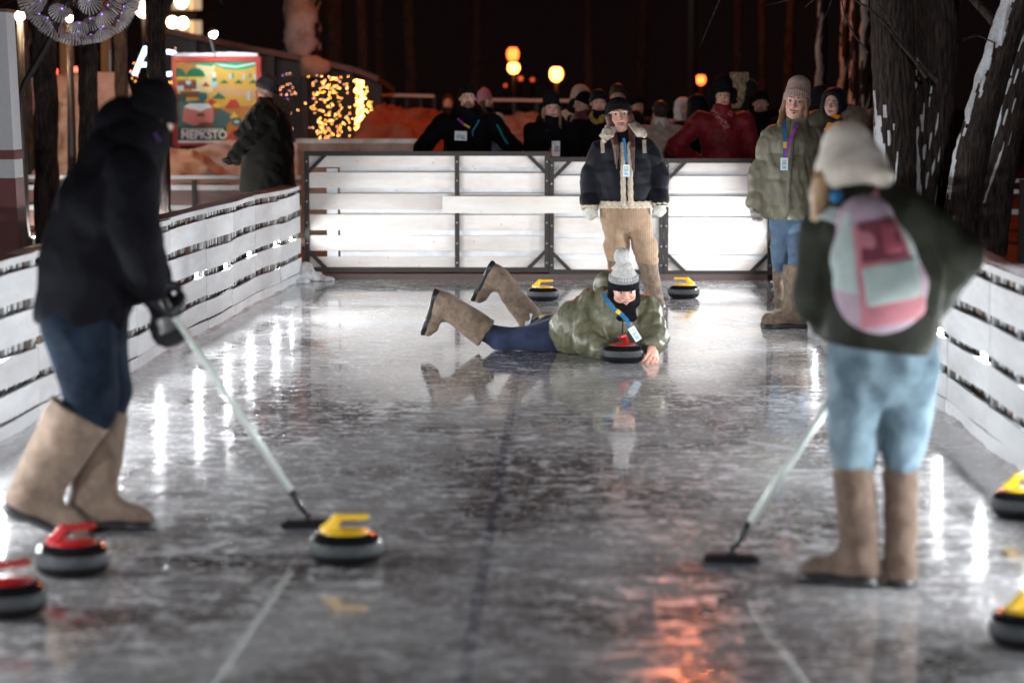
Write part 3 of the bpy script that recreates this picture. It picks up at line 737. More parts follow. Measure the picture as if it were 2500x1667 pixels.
M['card'] = plain('card_white', (.68, .70, .76), .25); M['card_blue'] = plain('card_blue_print', (.12, .45, .62), .25)
M['card_yellow'] = plain('card_yellow_print', (.7, .55, .08), .25); M['card_dark'] = plain('card_dark_print', (.12, .12, .2), .25)
M['beige'] = cloth('beige_coat', (.55, .44, .36), (.34, .26, .21), 20, .95, .5, 90, .4)
M['redcoat'] = cloth('red_puffer', (.22, .008, .014), (.12, .005, .008), 8, .6, .3, 60)
M['orange'] = cloth('orange_jacket', (.75, .27, .03), (.5, .16, .02), 8, .7, .3, 60)
M['fur'] = cloth('brown_fur', (.17, .11, .07), (.06, .035, .022), 45, .9, 1.0, 110, .5, (1, 1, .4), bdist=.02)
M['furlight'] = cloth('tawny_fur', (.60, .46, .27), (.12, .08, .045), 40, .9, 1.0, 90, .5, (1, 1, .4), bdist=.02)
M['mustard'] = cloth('mustard_scarf', (.42, .30, .07), (.2, .14, .035), 22, .9, .5, 120)
M['pinkhat'] = cloth('mauve_hat', (.42, .20, .27), (.3, .13, .18), 40, .9, .4, 120)
M['teal'] = plain('teal_reflective_strip', (.0, .42, .40), .2, .3)
M['lavender'] = cloth('lavender_jacket', (.30, .27, .40), (.2, .18, .28), 9, .7, .3, 60)
M['white_cloth'] = cloth('white_cloth', (.7, .7, .74), (.5, .5, .55), 20, .9, .3, 90)
M['glove_grey'] = cloth('pale_grey_knit', (.42, .40, .38), (.28, .27, .26), 60, .95, .5, 120)
M['glass'] = plain('spectacle_rim', (.55, .55, .58), .15, .9)
M['red_nail'] = plain('red_nail_varnish', (.5, .02, .02), .2)
M['brown_coat'] = cloth('dark_brown_green_coat', (.012, .011, .007), (.007, .006, .004), 9, .85, .4, 80)

def rib_bump(m, n=60):
    return m
SKIN = (.60, .36, .28); SKIN_M = (.66, .40, .31)

class Person:
    def __init__(s, x, y, label, group=None, skin=SKIN):
        s.root = empty('person', (x, y, 0), label, 'person', group); s.bv = []; s.bf = []; s.bc = []; s.n = 0; s.skin = skin; s.prims = []
    def addgeo(s, v, f, c):
        s.bv.append(v); s.bf.append(f + s.n); s.n += len(v); s.bc.append(np.tile(V3(c), (len(v), 1)) if np.ndim(c) == 1 else c)
    def head(s, F, smile=.3, wide=1.0, jaw=1.0, nose=1.0, h=.0035, **kw):
        v, f = face_geo(smile, wide, jaw, nose, h); c = face_colour(v / V3((1, 1, 1)), s.skin, smile, **kw)
        s.addgeo((v * F.s) @ F.R.T + F.o, f, c); s.F = F
    def body(s, prims, h=.016):
        v, f = sdf(prims, h); s.addgeo(v, f, s.skin)
    def hand(s, F, **kw):
        v, f = sdf(hand_prims(F, **kw), .0035 * F.s); s.addgeo(v, f, (s.skin[0] * 1.05, s.skin[1] * .9, s.skin[2] * .88))
    def finish(s):
        return link('body', mesh('body', np.concatenate(s.bv), np.concatenate(s.bf), True, np.concatenate(s.bc)), M['skin'], s.root)
    def under(s, J, t=.6):
        """plain body under the clothes from the joints"""
        P = [Prim(J['pel'], J['chest'], (.13 * t / .6, .09), (.14 * t / .6, .10), J['side'], .05), Prim(J['chest'], J['neck'], (.13, .08), (.05, .05), J['side'], .05),
             Prim(J['neck'], J['head'], .05, .052, None, .03)]
        for q in 'LR':
            P += [Prim(J['sh' + q], J['el' + q], .045, .038), Prim(J['el' + q], J['wr' + q], .036, .026),
                  Prim(J['hip' + q], J['kn' + q], .060, .042), Prim(J['kn' + q], J['kn' + q] * .45 + J['an' + q] * .55, .040, .034)]
        s.body(P)
def strands(F, side, n, mat, parent, length=.30, y0=-.02, spreadx=.02, thick=.016, curve=.02, seed=0, start=(.072, .0, .03), drop=None):
    """long locks falling beside the face"""
    r = np.random.default_rng(seed + 5); L = []
    for i in range(n):
        t = i / max(1, n - 1); a = V3((side * (start[0] + .006 * r.random()), start[1] + .055 * t - .01, start[2]))
        b = V3((side * (start[0] + spreadx * .5 + .01 * r.random()), y0 + .05 * t, -.07))
        c = V3((side * (start[0] - .01 + spreadx * (r.random() + .2)), y0 - .055 + .04 * t - curve * r.random(), -.07 - length * (.45 + .05 * r.random())))
        d = c + V3((side * .014 * (r.random() - .8), -.012 + .02 * r.random(), -length * (.32 + .3 * r.random())))
        L += [F.P(a, b, thick, thick * .95, k=.010), F.P(b, c, thick * .95, thick * .7, k=.008), F.P(c, d, thick * .7, .003, k=.006)]
    return blob('hair', L, .006, mat, parent, disp=fold(.004, 60, seed, (1, 1, .12)))

# ================================================================== woman in navy jacket with cream fleece
def px(Y0):
    return lambda x, y, d=0.0: V3(at(x, y, Y0 + d))
def woman_navy():
    Y0 = 19.35; p = px(Y0); S = sc(Y0)
    q = Person(p(1530, 754)[0], Y0, 'person in navy jacket with cream fleece collar and tan corduroy trousers, watching from the ice', 'people standing and playing on the rink')
    R = q.root; r = lambda v: v / S
    Fh = Frame(p(1511, 285, 0), yaw=4, pitch=-4, roll=-4, scale=1.13)
    q.head(Fh, smile=.55, wide=1.04, jaw=.92, h=.003, brow=(.10, .045, .03), lips=(.40, .12, .11), blush=.7)
    J = dict(pel=p(1528, 520), chest=p(1526, 400), neck=p(1520, 325, .02), head=p(1511, 290, .01), side=(1, 0, 0),
             shL=p(1466, 372), elL=p(1442, 440, .02), wrL=p(1440, 500, -.04), shR=p(1580, 370), elR=p(1608, 430, .02), wrR=p(1612, 492, -.04),
             hipL=p(1500, 530), knL=p(1500, 620, -.02), anL=p(1508, 728), toeL=p(1502, 748, -.12), hipR=p(1558, 530), knR=p(1578, 618, -.02), anR=p(1602, 728), toeR=p(1608, 752, -.12))
    q.under(J); q.finish()
    J_ = J
    # corduroy trousers bunching above the boots
    T = [Prim(p(1526, 500), p(1526, 530), (r(64), .15), (r(57), .145), (1, 0, 0), .03),
         Prim(p(1500, 535), p(1507, 600), (r(31), .11), (r(26), .10), (1, 0, 0), .02), Prim(p(1506, 600), p(1508, 618), (r(32), .105), (r(28), .09), (1, 0, 0), .01),
         Prim(p(1556, 535), p(1572, 595), (r(32), .11), (r(26), .10), (1, 0, 0), .02), Prim(p(1574, 600), p(1578, 612), (r(31), .105), (r(31), .10), (1, 0, 0), .008), Prim(p(1578, 626), p(1581, 632), (r(28), .09), (r(25), .085), (1, 0, 0), .006)]
    def cordrib(X, Y, Z): return .0016 * np.sin(X * 2 * math.pi / .018)
    blob('trousers', T, .006, M['cord'], R, disp=[cordrib, fold(.008, 9, 3, (1, 1, 2.6))])
    felt_boot(R, p(1579, 636), gr(1604, 750), (.10, -1, 0), rt=r(24), ra=.062)
    felt_boot(R, p(1507, 628), gr(1508, 746), (-.12, -1, 0), rt=r(24), ra=.062)
    # jacket
    qv = (.012, .135, .1)
    A = [Prim(p(1526, 478), p(1524, 420), (r(66), .165), (r(66), .17), (1, 0, 0), .03, quilt=(.011, .125, .2)),
         Prim(p(1524, 420), p(1522, 372), (r(66), .17), (r(60), .145), (1, 0, 0), .03, quilt=(.011, .125, .2)),
         Prim(p(1484, 358, .02), p(1564, 358, .02), (.07, .10), (.07, .10), (0, 0, 1), .06), Prim(p(1522, 350, .02), p(1520, 322, .03), .10, .07, None, .05)]
    for a, b, c in ((J['shL'], J['elL'], J['wrL']), (J['shR'], J['elR'], J['wrR'])):
        A += [Prim(a, b, .082, .078, None, .035, quilt=qv), Prim(b, c, .078, .066, None, .03, quilt=qv)]
    jk = blob('jacket', A, .008, M['navy'], R, disp=[fold(.010, 13, 11), fold(.004, 30, 12, (1, 1, .6))], gcuts=[(p(1526, 500), (0, 0, -1))])
    def fl(v): return lambda X, Y, Z: v * (np.sin(X * 260) * np.sin(Z * 240 + 1) * np.sin(Y * 250) + .6 * np.sin(X * 130 + Z * 90))
    blob('hem_trim', [Prim(p(1526, 497), p(1526, 503), (r(70), .180), (r(71), .182), (1, 0, 0), 0, cuts=[(p(1526, 507), (0, 0, -1)), (p(1526, 490), (0, 0, 1))], end=3)], .007, M['fleece'], jk, disp=fl(.004))
    for n_, (a, b) in enumerate(((1520.5, 1521.5), (1537, 1538.5))):
        blob('zip_trim', [Prim(p(a, 352, -.150), p(b, 420, -.176), (.022, .018), k=.01, u=(1, 0, 0)), Prim(p(b, 420, -.176), p(b + 1, 498, -.176), (.022, .018), k=.01, u=(1, 0, 0))], .006, M['fleece'], jk, disp=fl(.003))
    for w_ in (J['wrL'], J['wrR']):
        e = J['elL'] if w_ is J['wrL'] else J['elR']; d = norm(w_ - e)
        blob('cuff', [Prim(w_ - d * .022, w_ + d * .022, .072, .074, None, 0, cuts=[(w_ + d * .038, d), (w_ - d * .038, -d)])], .007, M['fleece'], jk, disp=fl(.004))
    blob('collar', [Prim(p(1493, 308, -.06), p(1481, 332, -.15), (.050, .022), (.062, .022), (1, .3, .5), .02), Prim(p(1486, 322, -.12), p(1476, 343, -.16), (.05, .022), (.022, .018), (1, 0, -.4), .02),
                    Prim(p(1548, 305, -.06), p(1562, 322, -.14), (.050, .022), (.055, .022), (1, -.3, -.4), .02), Prim(p(1560, 322, -.14), p(1574, 330, -.15), (.045, .02), (.024, .018), (0, 0, 1), .02), Prim(p(1500, 306, .06), p(1545, 306, .06), .04, .04, None, .03)], .007, M['fleece'], jk, disp=fl(.004))
    for xx in (1471, 1573): ribbon('backpack_strap', [p(xx, 342, -.13), p(xx, 356, -.16), p(xx + 1, 374, -.185)], .03, (0, -1, 0), M['beige'], R)
    # mittens
    def cab(X, Y, Z): return .0025 * np.sin(Z * 260) * np.sin(X * 330 + np.sin(Z * 130) * 1.2)
    for sg, w_, tip, th in ((1, J['wrL'], p(1443, 541, -.06), p(1455, 524, -.07)), (-1, J['wrR'], p(1608, 533, -.06), p(1597, 518, -.07))):
        m0 = w_ * .45 + tip * .55
        blob('mitten', [Prim(w_, m0, (.040, .032), (.052, .032), (1, 0, 0), .02), Prim(m0, tip + V3((0, 0, .035)), (.052, .032), (.034, .026), (1, 0, 0), .02), Prim(m0 * .5 + w_ * .5, th, .020, .017, None, .02)], .006, M['mitten'], R, disp=cab)
    # hat, hair
    ht = blob('beanie', beanie_prims(Fh, 1.0, .0, .075, .052, ribs=(.0022, 34), end=.85), .005, M['blackknit'], R)
    blob('band', band_prims(Fh, .985, .075, .050, .05, ribs=(.002, 40)), .005, M['blackknit'], ht)
    for sd in (-1, 1): strands(Fh, sd, 8, M['hair_red'], R, .34 if sd > 0 else .30, spreadx=.012 if sd > 0 else -.02, start=(.068, -.035, .00), seed=3 * sd + 4, thick=.020, y0=-.06, curve=.05)
    # lanyard and badge
    ribbon('lanyard', [p(1522, 338, -.19), p(1525, 350, -.20), p(1527, 380, -.21), p(1529, 398, -.21)], .022, (0, -1, 0), M['blue_strap'], R)
    badge(R, p(1529, 417, -.21), r(17), r(29), (0, -1, .03), (0, 0, 1), 0)
woman_navy()

# ================================================================== woman in olive puffer jacket
def woman_olive():
    Y0 = 17.7; p = px(Y0); S = sc(Y0); r = lambda v: v / S
    q = Person(p(1920, 700)[0], Y0, 'smiling person in olive quilted jacket, pinkish beanie and blue jeans', 'people standing and playing on the rink')
    R = q.root
    Fh = Frame(p(1944, 250), yaw=-14, pitch=4, roll=7, scale=1.08)
    q.head(Fh, smile=.9, wide=.95, jaw=.82, h=.003, brow=(.13, .06, .035), lips=(.45, .12, .11), blush=.8)
    J = dict(pel=p(1925, 525), chest=p(1935, 380), neck=p(1948, 305, .03), head=p(1945, 260), side=(1, 0, 0),
             shL=p(1886, 345, .02), elL=p(1862, 430, .02), wrL=p(1848, 492, -.05), shR=p(1990, 345, .05), elR=p(2018, 440, .08), wrR=p(2010, 520, .0),
             hipL=p(1905, 545), knL=p(1908, 640, .12), anL=p(1900, 745, .15), toeL=p(1885, 760, .1), hipR=p(1952, 545), knR=p(1945, 640, -.08), anR=p(1936, 770, -.1), toeR=p(1880, 795, -.2))
    q.under(J); q.finish()
    T = [Prim(p(1928, 500), p(1928, 545), (r(50), .15), (r(47), .14), (1, 0, 0), .03),
         Prim(p(1908, 545), p(1909, 600, .06), (r(26), .10), (r(26), .09), (1, 0, 0), .02), Prim(p(1909, 600, .06), p(1908, 645, .12), (r(27), .09), (r(22), .08), (1, 0, 0), .01),
         Prim(p(1955, 545), p(1950, 600, -.04), (r(28), .10), (r(28), .09), (1, 0, 0), .02), Prim(p(1950, 600, -.04), p(1946, 645, -.08), (r(28), .09), (r(23), .08), (1, 0, 0), .01)]
    blob('jeans', T, .008, M['jeans'], R, disp=fold(.007, 13, 5, (1, 1, 1.8)))
    felt_boot(R, p(1906, 650, .12), gr(1906, 790), (-.75, -.7, 0), rt=r(21), ra=.056, size=.98)
    felt_boot(R, p(1944, 648, -.08), gr(1938, 800), (-1, -.30, 0), rt=r(28), ra=.070, size=1.16)
    Q = (.016, .17, .1)
    A = [Prim(p(1926, 500), p(1930, 440), (r(70), .19), (r(66), .19), (1, 0, 0), .03, quilt=(.019, .19, .0)), Prim(p(1930, 440), p(1936, 360), (r(66), .19), (r(62), .16), (1, 0, 0), .03, quilt=(.019, .19, .0)),
         Prim(p(1896, 335, .03), p(1985, 335, .05), (.075, .10), (.075, .10), (0, 0, 1), .06), Prim(p(1940, 330, .02), p(1946, 300, .02), (.13, .11), (.085, .085), None, .05)]
    for a, b, c in ((J['shL'], J['elL'], J['wrL']), (J['shR'], J['elR'], J['wrR'])):
        A += [Prim(a, b, .095, .090, None, .04, quilt=Q), Prim(b, c, .090, .072, None, .03, quilt=Q)]
    hx = p(1926, 534)
    dn = norm(J['wrL'] - J['elL'])
    def vfold(X, Y, Z): return .006 * np.sin(X * 62 + 3 * np.sin(Z * 6)) * np.clip((1.28 - Z) * 2.2, 0, 1)
    jk = blob('jacket', A, .0085, M['olive'], R, disp=[fold(.006, 14, 21, (2.0, 1, .6)), fold(.005, 34, 22, (1.8, 1, .5)), vfold], gcuts=[(hx, (0, 0, -1))])
    blob('hood', [Prim(p(1918, 300, .05), p(1930, 285, .10), .055, .05, None, .04), Prim(p(1980, 300, .06), p(1995, 292, .10), .065, .06, None, .04), Prim(p(1930, 300, .14), p(1990, 300, .14), .075, .075, None, .05)], .009, M['olive'], jk, disp=fold(.008, 18, 2))
    blob('placket', [Prim(p(1938, 300, -.12), p(1934, 340, -.175), (.018, .010), k=.01), Prim(p(1934, 340, -.175), p(1928, 420, -.20), (.018, .010), k=.01), Prim(p(1928, 420, -.20), p(1922, 528, -.20), (.018, .010), k=.01)], .007, M['olive'], jk)
    G = dirframe(p(1846, 497, -.05), (-.12, -.15, -1), (-.3, .2, -.1) , 1.0)
    G = dirframe(p(1846, 494, -.05), (-.05, -.12, -1), (.5, -.9, 0), .95)
    blob('glove', hand_prims(G, curl=28, spread=4, glove=.003, side=-1), .0045, M['glove_grey'], R)
    ht = blob('beanie', beanie_prims(Fh, 1.0, .035, .14, .050, ribs=(.0026, 36), slouch=.018, end=.9), .005, M['pinkbeige'], R)
    blob('band', band_prims(Fh, .99, .14, .046, .050, ribs=(.0026, 36)), .005, M['pinkbeige'], ht)
    strands(Fh, -1, 4, M['hair_blond'], R, .20, spreadx=.02, start=(.068, -.01, .01), seed=2)
    strands(Fh, 1, 6, M['hair_blond'], R, .30, spreadx=.012, start=(.060, -.03, .03), seed=8)
    ribbon('lanyard', [p(1916, 296, -.12), p(1915, 315, -.17), p(1916, 345, -.21), p(1916, 384, -.225)], .024, (0, -1, 0), M['blue_strap'], R)
    ribbon('lanyard_strap', [p(1946, 300, -.13), p(1940, 315, -.18), p(1930, 340, -.21), p(1922, 366, -.222), p(1918, 384, -.225)], .022, (0, -1, 0), M['purple_strap'], R)
    ribbon('lanyard_strap', [p(1916.3, 347, -.216), p(1916.3, 362, -.222)], .025, (0, -1, 0), M['yellow_strap'], R)
    badge(R, p(1914.5, 401, -.225), r(18), r(30), (0, -1, .05), (0, 0, 1), 0)
woman_olive()

# ================================================================== man lying on the ice pushing a stone
def man_lying():
    Y0 = 15.9; p = px(Y0); S = sc(Y0); r = lambda v: v / S
    q = Person(p(1400, 850)[0], Y0, 'person lying on the ice in olive jacket and bobble hat, pushing a red-handled stone', 'people standing and playing on the rink', SKIN_M)
    R = q.root
    zf = lambda px_, Y: gr(px_, 860)
    Fh = Frame(p(1523, 704, -.42), yaw=10, pitch=20, roll=-3, scale=1.04)
    q.head(Fh, smile=.45, wide=1.0, jaw=1.0, h=.003, brow=(.08, .04, .03), lips=(.38, .13, .12), blush=.7)
    J = dict(pel=p(1365, 815, .05), chest=p(1480, 770, -.25), neck=p(1512, 738, -.36), head=p(1522, 710, -.42), side=(0, .6, 1),
             shL=p(1455, 755, -.2), elL=p(1438, 832, -.42), wrL=p(1472, 856, -.52), shR=p(1574, 758, -.30), elR=p(1597, 825, -.45), wrR=p(1594, 850, -.62),
             hipL=p(1350, 828, .0), knL=p(1222, 832, .05), anL=p(1090, 775, .06), toeL=p(1035, 828, .05), hipR=p(1345, 800, .25), knR=p(1308, 800, .42), anR=p(1216, 690, .45), toeR=p(1175, 722, .45))
    q.under(J)
    q.hand(dirframe(p(1594, 848, -.60), (-.05, -.9, -.42), (-.6, -.1, -.8), 1.15), curl=24, spread=5, side=-1)
    q.hand(dirframe(p(1470, 860, -.50), (.8, -.3, -.05), (0, 0, -1), 1.0), curl=30, spread=5, side=1)
    q.finish()
    T = [Prim(p(1370, 816, .05), p(1340, 822, .06), (.13, .13), (.115, .12), (0, 0, 1), .05),
         Prim(p(1350, 828, -.02), p(1225, 832, .03), (.105, .10), (.078, .075), (0, 0, 1), .04), Prim(p(1228, 832, .03), p(1185, 812, .04), (.085, .08), (.066, .07), (0, 0, 1), .03),
         Prim(p(1345, 806, .22), p(1300, 815, .38), (.10, .10), (.078, .08), (0, 0, 1), .04), Prim(p(1304, 812, .40), p(1285, 775, .43), (.078, .075), (.066, .066), (0, 0, 1), .03)]
    blob('jeans', T, .008, M['jeans_dark'], R, disp=fold(.008, 12, 8), gcuts=[((0, 0, .006), (0, 0, -1))])
    felt_boot(R, p(1188, 814, .05), p(1052, 738, .06), norm(p(1030, 838, .03) - p(1062, 735, .03)), rt=r(36), ra=.070, size=1.08)
    felt_boot(R, p(1297, 783, .42), p(1186, 665, .46), norm(p(1160, 725, .44) - p(1203, 645, .44)), rt=r(31), ra=.064, size=1.04)
    ribbon('trouser_cuff', [p(1294, 765, .34), p(1288, 790, .33), p(1284, 806, .34)], .035, (-.3, -1, 0), M['white_cloth'], R)
    Q = (.013, .105, .15)
    A = [Prim(p(1392, 812, .02), p(1425, 802, -.10), (.15, .16), (.180, .19), (0, 0, 1), .05, quilt=(.011, .12, .3)),
         Prim(p(1420, 802, -.10), p(1505, 785, -.26), (.19, .19), (.20, .20), (0, 0, 1), .04, quilt=(.011, .12, .3)),
         Prim(p(1450, 735, -.10), p(1480, 735, -.2), (.09, .09), (.10, .10), (0, 0, 1), .05),
         Prim(p(1462, 752, -.20), p(1570, 762, -.30), (.10, .10), (.10, .10), (0, 0, 1), .05),
         Prim(p(1508, 768, -.3), p(1512, 742, -.34), (.15, .12), (.12, .10), (1, 0, 0), .05),
         Prim(J['shL'], J['elL'], .098, .092, None, .025, quilt=Q), Prim(J['elL'], J['wrL'], .088, .060, None, .025, quilt=Q),
         Prim(J['shR'], J['elR'], .095, .085, None, .025, quilt=Q), Prim(J['elR'], J['wrR'] + V3((0, .05, .01)), .085, .058, None, .025, quilt=Q)]
    jk = blob('jacket', A, .0085, M['olive_shiny'], R, disp=[fold(.006, 15, 31, (1.6, 1, .7)), fold(.006, 34, 32, (1.3, 1, .8)), fold(.0025, 70, 33)], gcuts=[((0, 0, .004), (0, 0, -1))])
    blob('hood', [Prim(p(1470, 722, -.18), p(1478, 690, -.18), .055, .060, None, .05), Prim(p(1478, 690, -.18), p(1505, 680, -.14), .06, .06, None, .05), Prim(p(1545, 735, -.22), p(1572, 742, -.34), .045, .035, None, .04)], .009, M['olive_shiny'], jk, disp=fold(.009, 20, 4))
    blob('snood', [Prim(Fh.p((0, .0, -.105)), Fh.p((0, .02, -.165)), (.088, .098), (.108, .115), Fh.d((1, 0, 0)), .02), Prim(Fh.p((-.070, .01, -.02)), Fh.p((-.066, .0, -.1)), .028, .036, None, .03), Prim(Fh.p((.070, .01, -.02)), Fh.p((.066, .0, -.1)), .028, .036, None, .03),
                   Prim(Fh.p((0, -.085, -.155)), Fh.p((0, -.07, -.185)), (.07, .03), (.08, .03), Fh.d((1, 0, 0)), .03)], .006, M['blackknit'], R, disp=fold(.006, 30, 6))
    # two-tone bobble hat
    ht = blob('bobble_hat', [Fh.P((0, .014, .07), (0, .030, .125), (.086, .100), (.060, .066), k=0, end=.75, cuts=[((0, -.09, .075), norm((0, -.03, -.2)))], rib=(.0025, 34))], .005, M['palegrey'], R)
    blob('grey_band', [Fh.P((0, .012, .03), (0, .024, .115), (.094, .109), (.086, .098), k=0, cuts=[((0, -.09, .058), norm((0, -.03, -.2))), ((0, -.09, .104), norm((0, .03, .2)))], rib=(.003, 40))], .005, M['greyknit'], ht)
    blob('black_band', [Fh.P((0, .012, .0), (0, .02, .06), (.098, .113), (.098, .113), k=0, cuts=[((0, -.09, .020), norm((0, -.03, -.2))), ((0, -.09, .066), norm((0, .03, .2)))])], .005, M['blackknit'], ht)
    def fuzz(X, Y, Z): return .004 * np.sin(X * 400 + 9 * np.sin(Z * 60)) * np.sin(Y * 380 + 5 * np.sin(X * 70)) * np.sin(Z * 390)
    c0 = Fh.p((-.012, .028, .205))
    blob('pompom', [Prim(c0, c0 + V3((0, 0, .002)), .050)], .0045, M['palegrey'], ht, disp=[fuzz, fold(.004, 60, 9)])
    # lanyard and badge hanging to the ice
    ribbon('lanyard', [p(1474, 716, -.44), p(1480, 732, -.52), p(1496, 752, -.56), p(1520, 770, -.58), p(1532, 783, -.60), p(1535, 795, -.61)], .026, (0, -1, .2), M['blue_strap'], R)
    ribbon('lanyard_strap', [p(1505, 758, -.575), p(1514, 765, -.583)], .027, (0, -1, .2), M['yellow_strap'], R)
    badge(R, p(1550, 815, -.60), r(17), r(36), (0, -1, .1), (-.5, 0, .8), 0)
    MB().tube([p(1522, 762, -.48), p(1520, 800, -.52), p(1518, 830, -.50)], .006, 6).mk('zip', M['black'], jk)
man_lying()

# ================================================================== man in black sweeping, seen from the side
def broom(a, b, label, headdir, hw=.30):
    """a: upper end of the shaft, b: where the shaft meets the head"""
    a = V3(a); b = V3(b); d = norm(b - a); c = b + d * .01
    o = empty('curling_broom', tuple(b * [1, 1, 0]), label, 'broom', 'brooms of the two sweepers')
    j = b - d * .12
    MB().tube([a, a + (j - a) * .5, j], [.0135, .0145, .015], 14).mk('shaft', M['shaft'], o, True)
    MB().tube([j - d * .001, j + d * .03, b], [.0155, .013, .010], 12).mk('ferrule', M['black'], o, True)
    h = norm(headdir); s = np.cross(h, (0, 0, 1)); z = V3((0, 0, .022)); cc = V3((b[0], b[1], 0))
    m = MB()
    pr = []
    for t in (-1, -.8, 0, .8, 1):
        w = .026 if abs(t) == 1 else .036; x = cc + h * hw / 2 * t; hh = .030 if abs(t) == 1 else .040
        pr.append([x - s * w + V3((0, 0, .010)), x + s * w + V3((0, 0, .010)), x + s * w * .7 + V3((0, 0, hh)), x - s * w * .7 + V3((0, 0, hh))])
    base = 0; vs = [tuple(v) for q_ in pr for v in q_]; fs = []
    for i in range(4):
        for k in range(4): fs.append((4 * i + k, 4 * i + (k + 1) % 4, 4 * i + 4 + (k + 1) % 4, 4 * i + 4 + k))
    fs += [(3, 2, 1, 0), (16, 17, 18, 19)]
    m.add(vs, fs).mk('head', M['broom_black'], o)
    MB().bar(cc - h * hw * .45 + V3((0, 0, .0055)), cc + h * hw * .45 + V3((0, 0, .0055)), .05, .009).mk('pad', M['pad'], o)
    MB().ball(b, .018, 12, 8).mk('joint', M['black'], o, True)
M['shaft'] = plain('pale_composite', (.60, .66, .62), .3, 0, .4); M['broom_black'] = plain('matt_black_plastic', (.010, .010, .011), .7, spec=.1); M['pad'] = plain('pad_fabric', (.10, .10, .12), .9)
def man_black():
    Y0 = 9.25; p = px(Y0); S = sc(Y0); r = lambda v: v / S
    q = Person(p(240, 1290)[0], Y0, 'person in black coat and hood, sweeping the ice, seen from the side', 'people standing and playing on the rink')
    R = q.root
    Fh = Frame(p(368, 292, .02), yaw=138, pitch=32, roll=0, scale=1.0)
    q.head(Fh, smile=.1, h=.005)
    J = dict(pel=p(205, 745), chest=p(265, 470), neck=p(330, 350), head=p(368, 275), side=(0, 1, 0),
             shL=p(320, 420, -.17), elL=p(335, 575, -.24), wrL=p(362, 700, -.10), shR=p(300, 410, .2), elR=p(340, 600, .2), wrR=p(392, 745, .02),
             hipL=p(195, 780, -.09), knL=p(235, 1000, -.12), anL=p(110, 1215, -.1), toeL=p(130, 1300, -.1), hipR=p(215, 780, .1), knR=p(262, 1010, .1), anR=p(238, 1260, .08), toeR=p(380, 1300, .1))
    q.under(J); q.finish()
    T = [Prim(p(200, 760), p(205, 800), (.16, .17), (.15, .16), (1, 0, 0), .05),
         Prim(p(190, 790, -.09), p(222, 960, -.12), (.135, .12), (.098, .10), (1, 0, 0), .03), Prim(p(222, 960, -.12), p(228, 1005, -.12), (.098, .10), (.088, .09), (1, 0, 0), .02),
         Prim(p(232, 790, .09), p(262, 960, .10), (.125, .12), (.088, .09), (1, 0, 0), .03), Prim(p(262, 960, .10), p(258, 1015, .09), (.084, .09), (.072, .08), (1, 0, 0), .02)]
    blob('jeans', T, .009, M['jeans_mid'], R, disp=fold(.010, 9, 12, (1.2, 1, 1.5)))
    felt_boot(R, p(196, 1008, -.11), p(62, 1268, -.15), V3((.90, -.05, -.40)), rt=.105, ra=.072, mat='felt_light', size=1.22)
    felt_boot(R, p(255, 1008, .07), gr(232, 1292), (1, .03, 0), rt=.085, ra=.078, mat='felt_light', size=1.10)
    A = [Prim(p(200, 760), p(228, 640), (.170, .20), (.185, .205), (1, 0, 0), .05), Prim(p(228, 640), p(268, 500), (.185, .205), (.175, .21), (1, 0, 0), .05), Prim(p(268, 500), p(300, 400), (.175, .21), (.135, .17), (1, 0, 0), .05),
         Prim(p(300, 380), p(340, 330), (.12, .13), (.10, .10), (1, 0, 0), .06),
         Prim(J['shL'], J['elL'], .098, .078, None, .04), Prim(J['elL'], J['wrL'], .078, .058, None, .03), Prim(J['shR'], J['elR'], .09, .075, None, .04), Prim(J['elR'], J['wrR'], .085, .06, None, .03)]
    hem = p(180, 792)
    jk = blob('coat', A, .0105, M['blackcoat'], R, disp=[fold(.014, 8, 41), fold(.006, 22, 42)], gcuts=[(hem, norm((-.08, 0, -1)))])
    blob('hood', [Prim(p(268, 350, .0), p(300, 305, .0), .07, .09, None, .06), Prim(p(300, 305), p(340, 320, .0), .09, .11, None, .05)], .011, M['blackcoat'], jk, disp=fold(.010, 12, 6))
    blob('hat', beanie_prims(Fh, 1.09, .0, .10, .030, end=.98), .008, M['blackknit'], R)
    blob('scarf', [Prim(Fh.p((0, -.02, -.07)), Fh.p((0, .03, -.14)), (.088, .098), (.11, .12), Fh.d((1, 0, 0)), .03)], .009, M['blackcoat'], R)
    ribbon('lanyard', [p(378, 326, -.15), p(384, 336, -.15), p(389, 346, -.14)], .010, (0, -1, 0), M['dull_strap'], R)
    for w_, f_, sd, pl in ((J['wrL'], norm(p(398, 742, -.04) - J['wrL']), 1, (.8, .3, -.2)), (J['wrR'], norm(p(412, 800, .0) - J['wrR']), 1, (.2, .9, -.2))):
        blob('glove', hand_prims(dirframe(w_, f_, pl, 1.2), curl=48, spread=4, glove=.006, side=sd), .006, M['black'], R)
    return
man_black()
broom(px(9.25)(372, 690, -.05), gr(752, 1262, .05), 'pale curling broom held by the person in black, its head behind the yellow-handled stone', (1, .1, 0), .21)

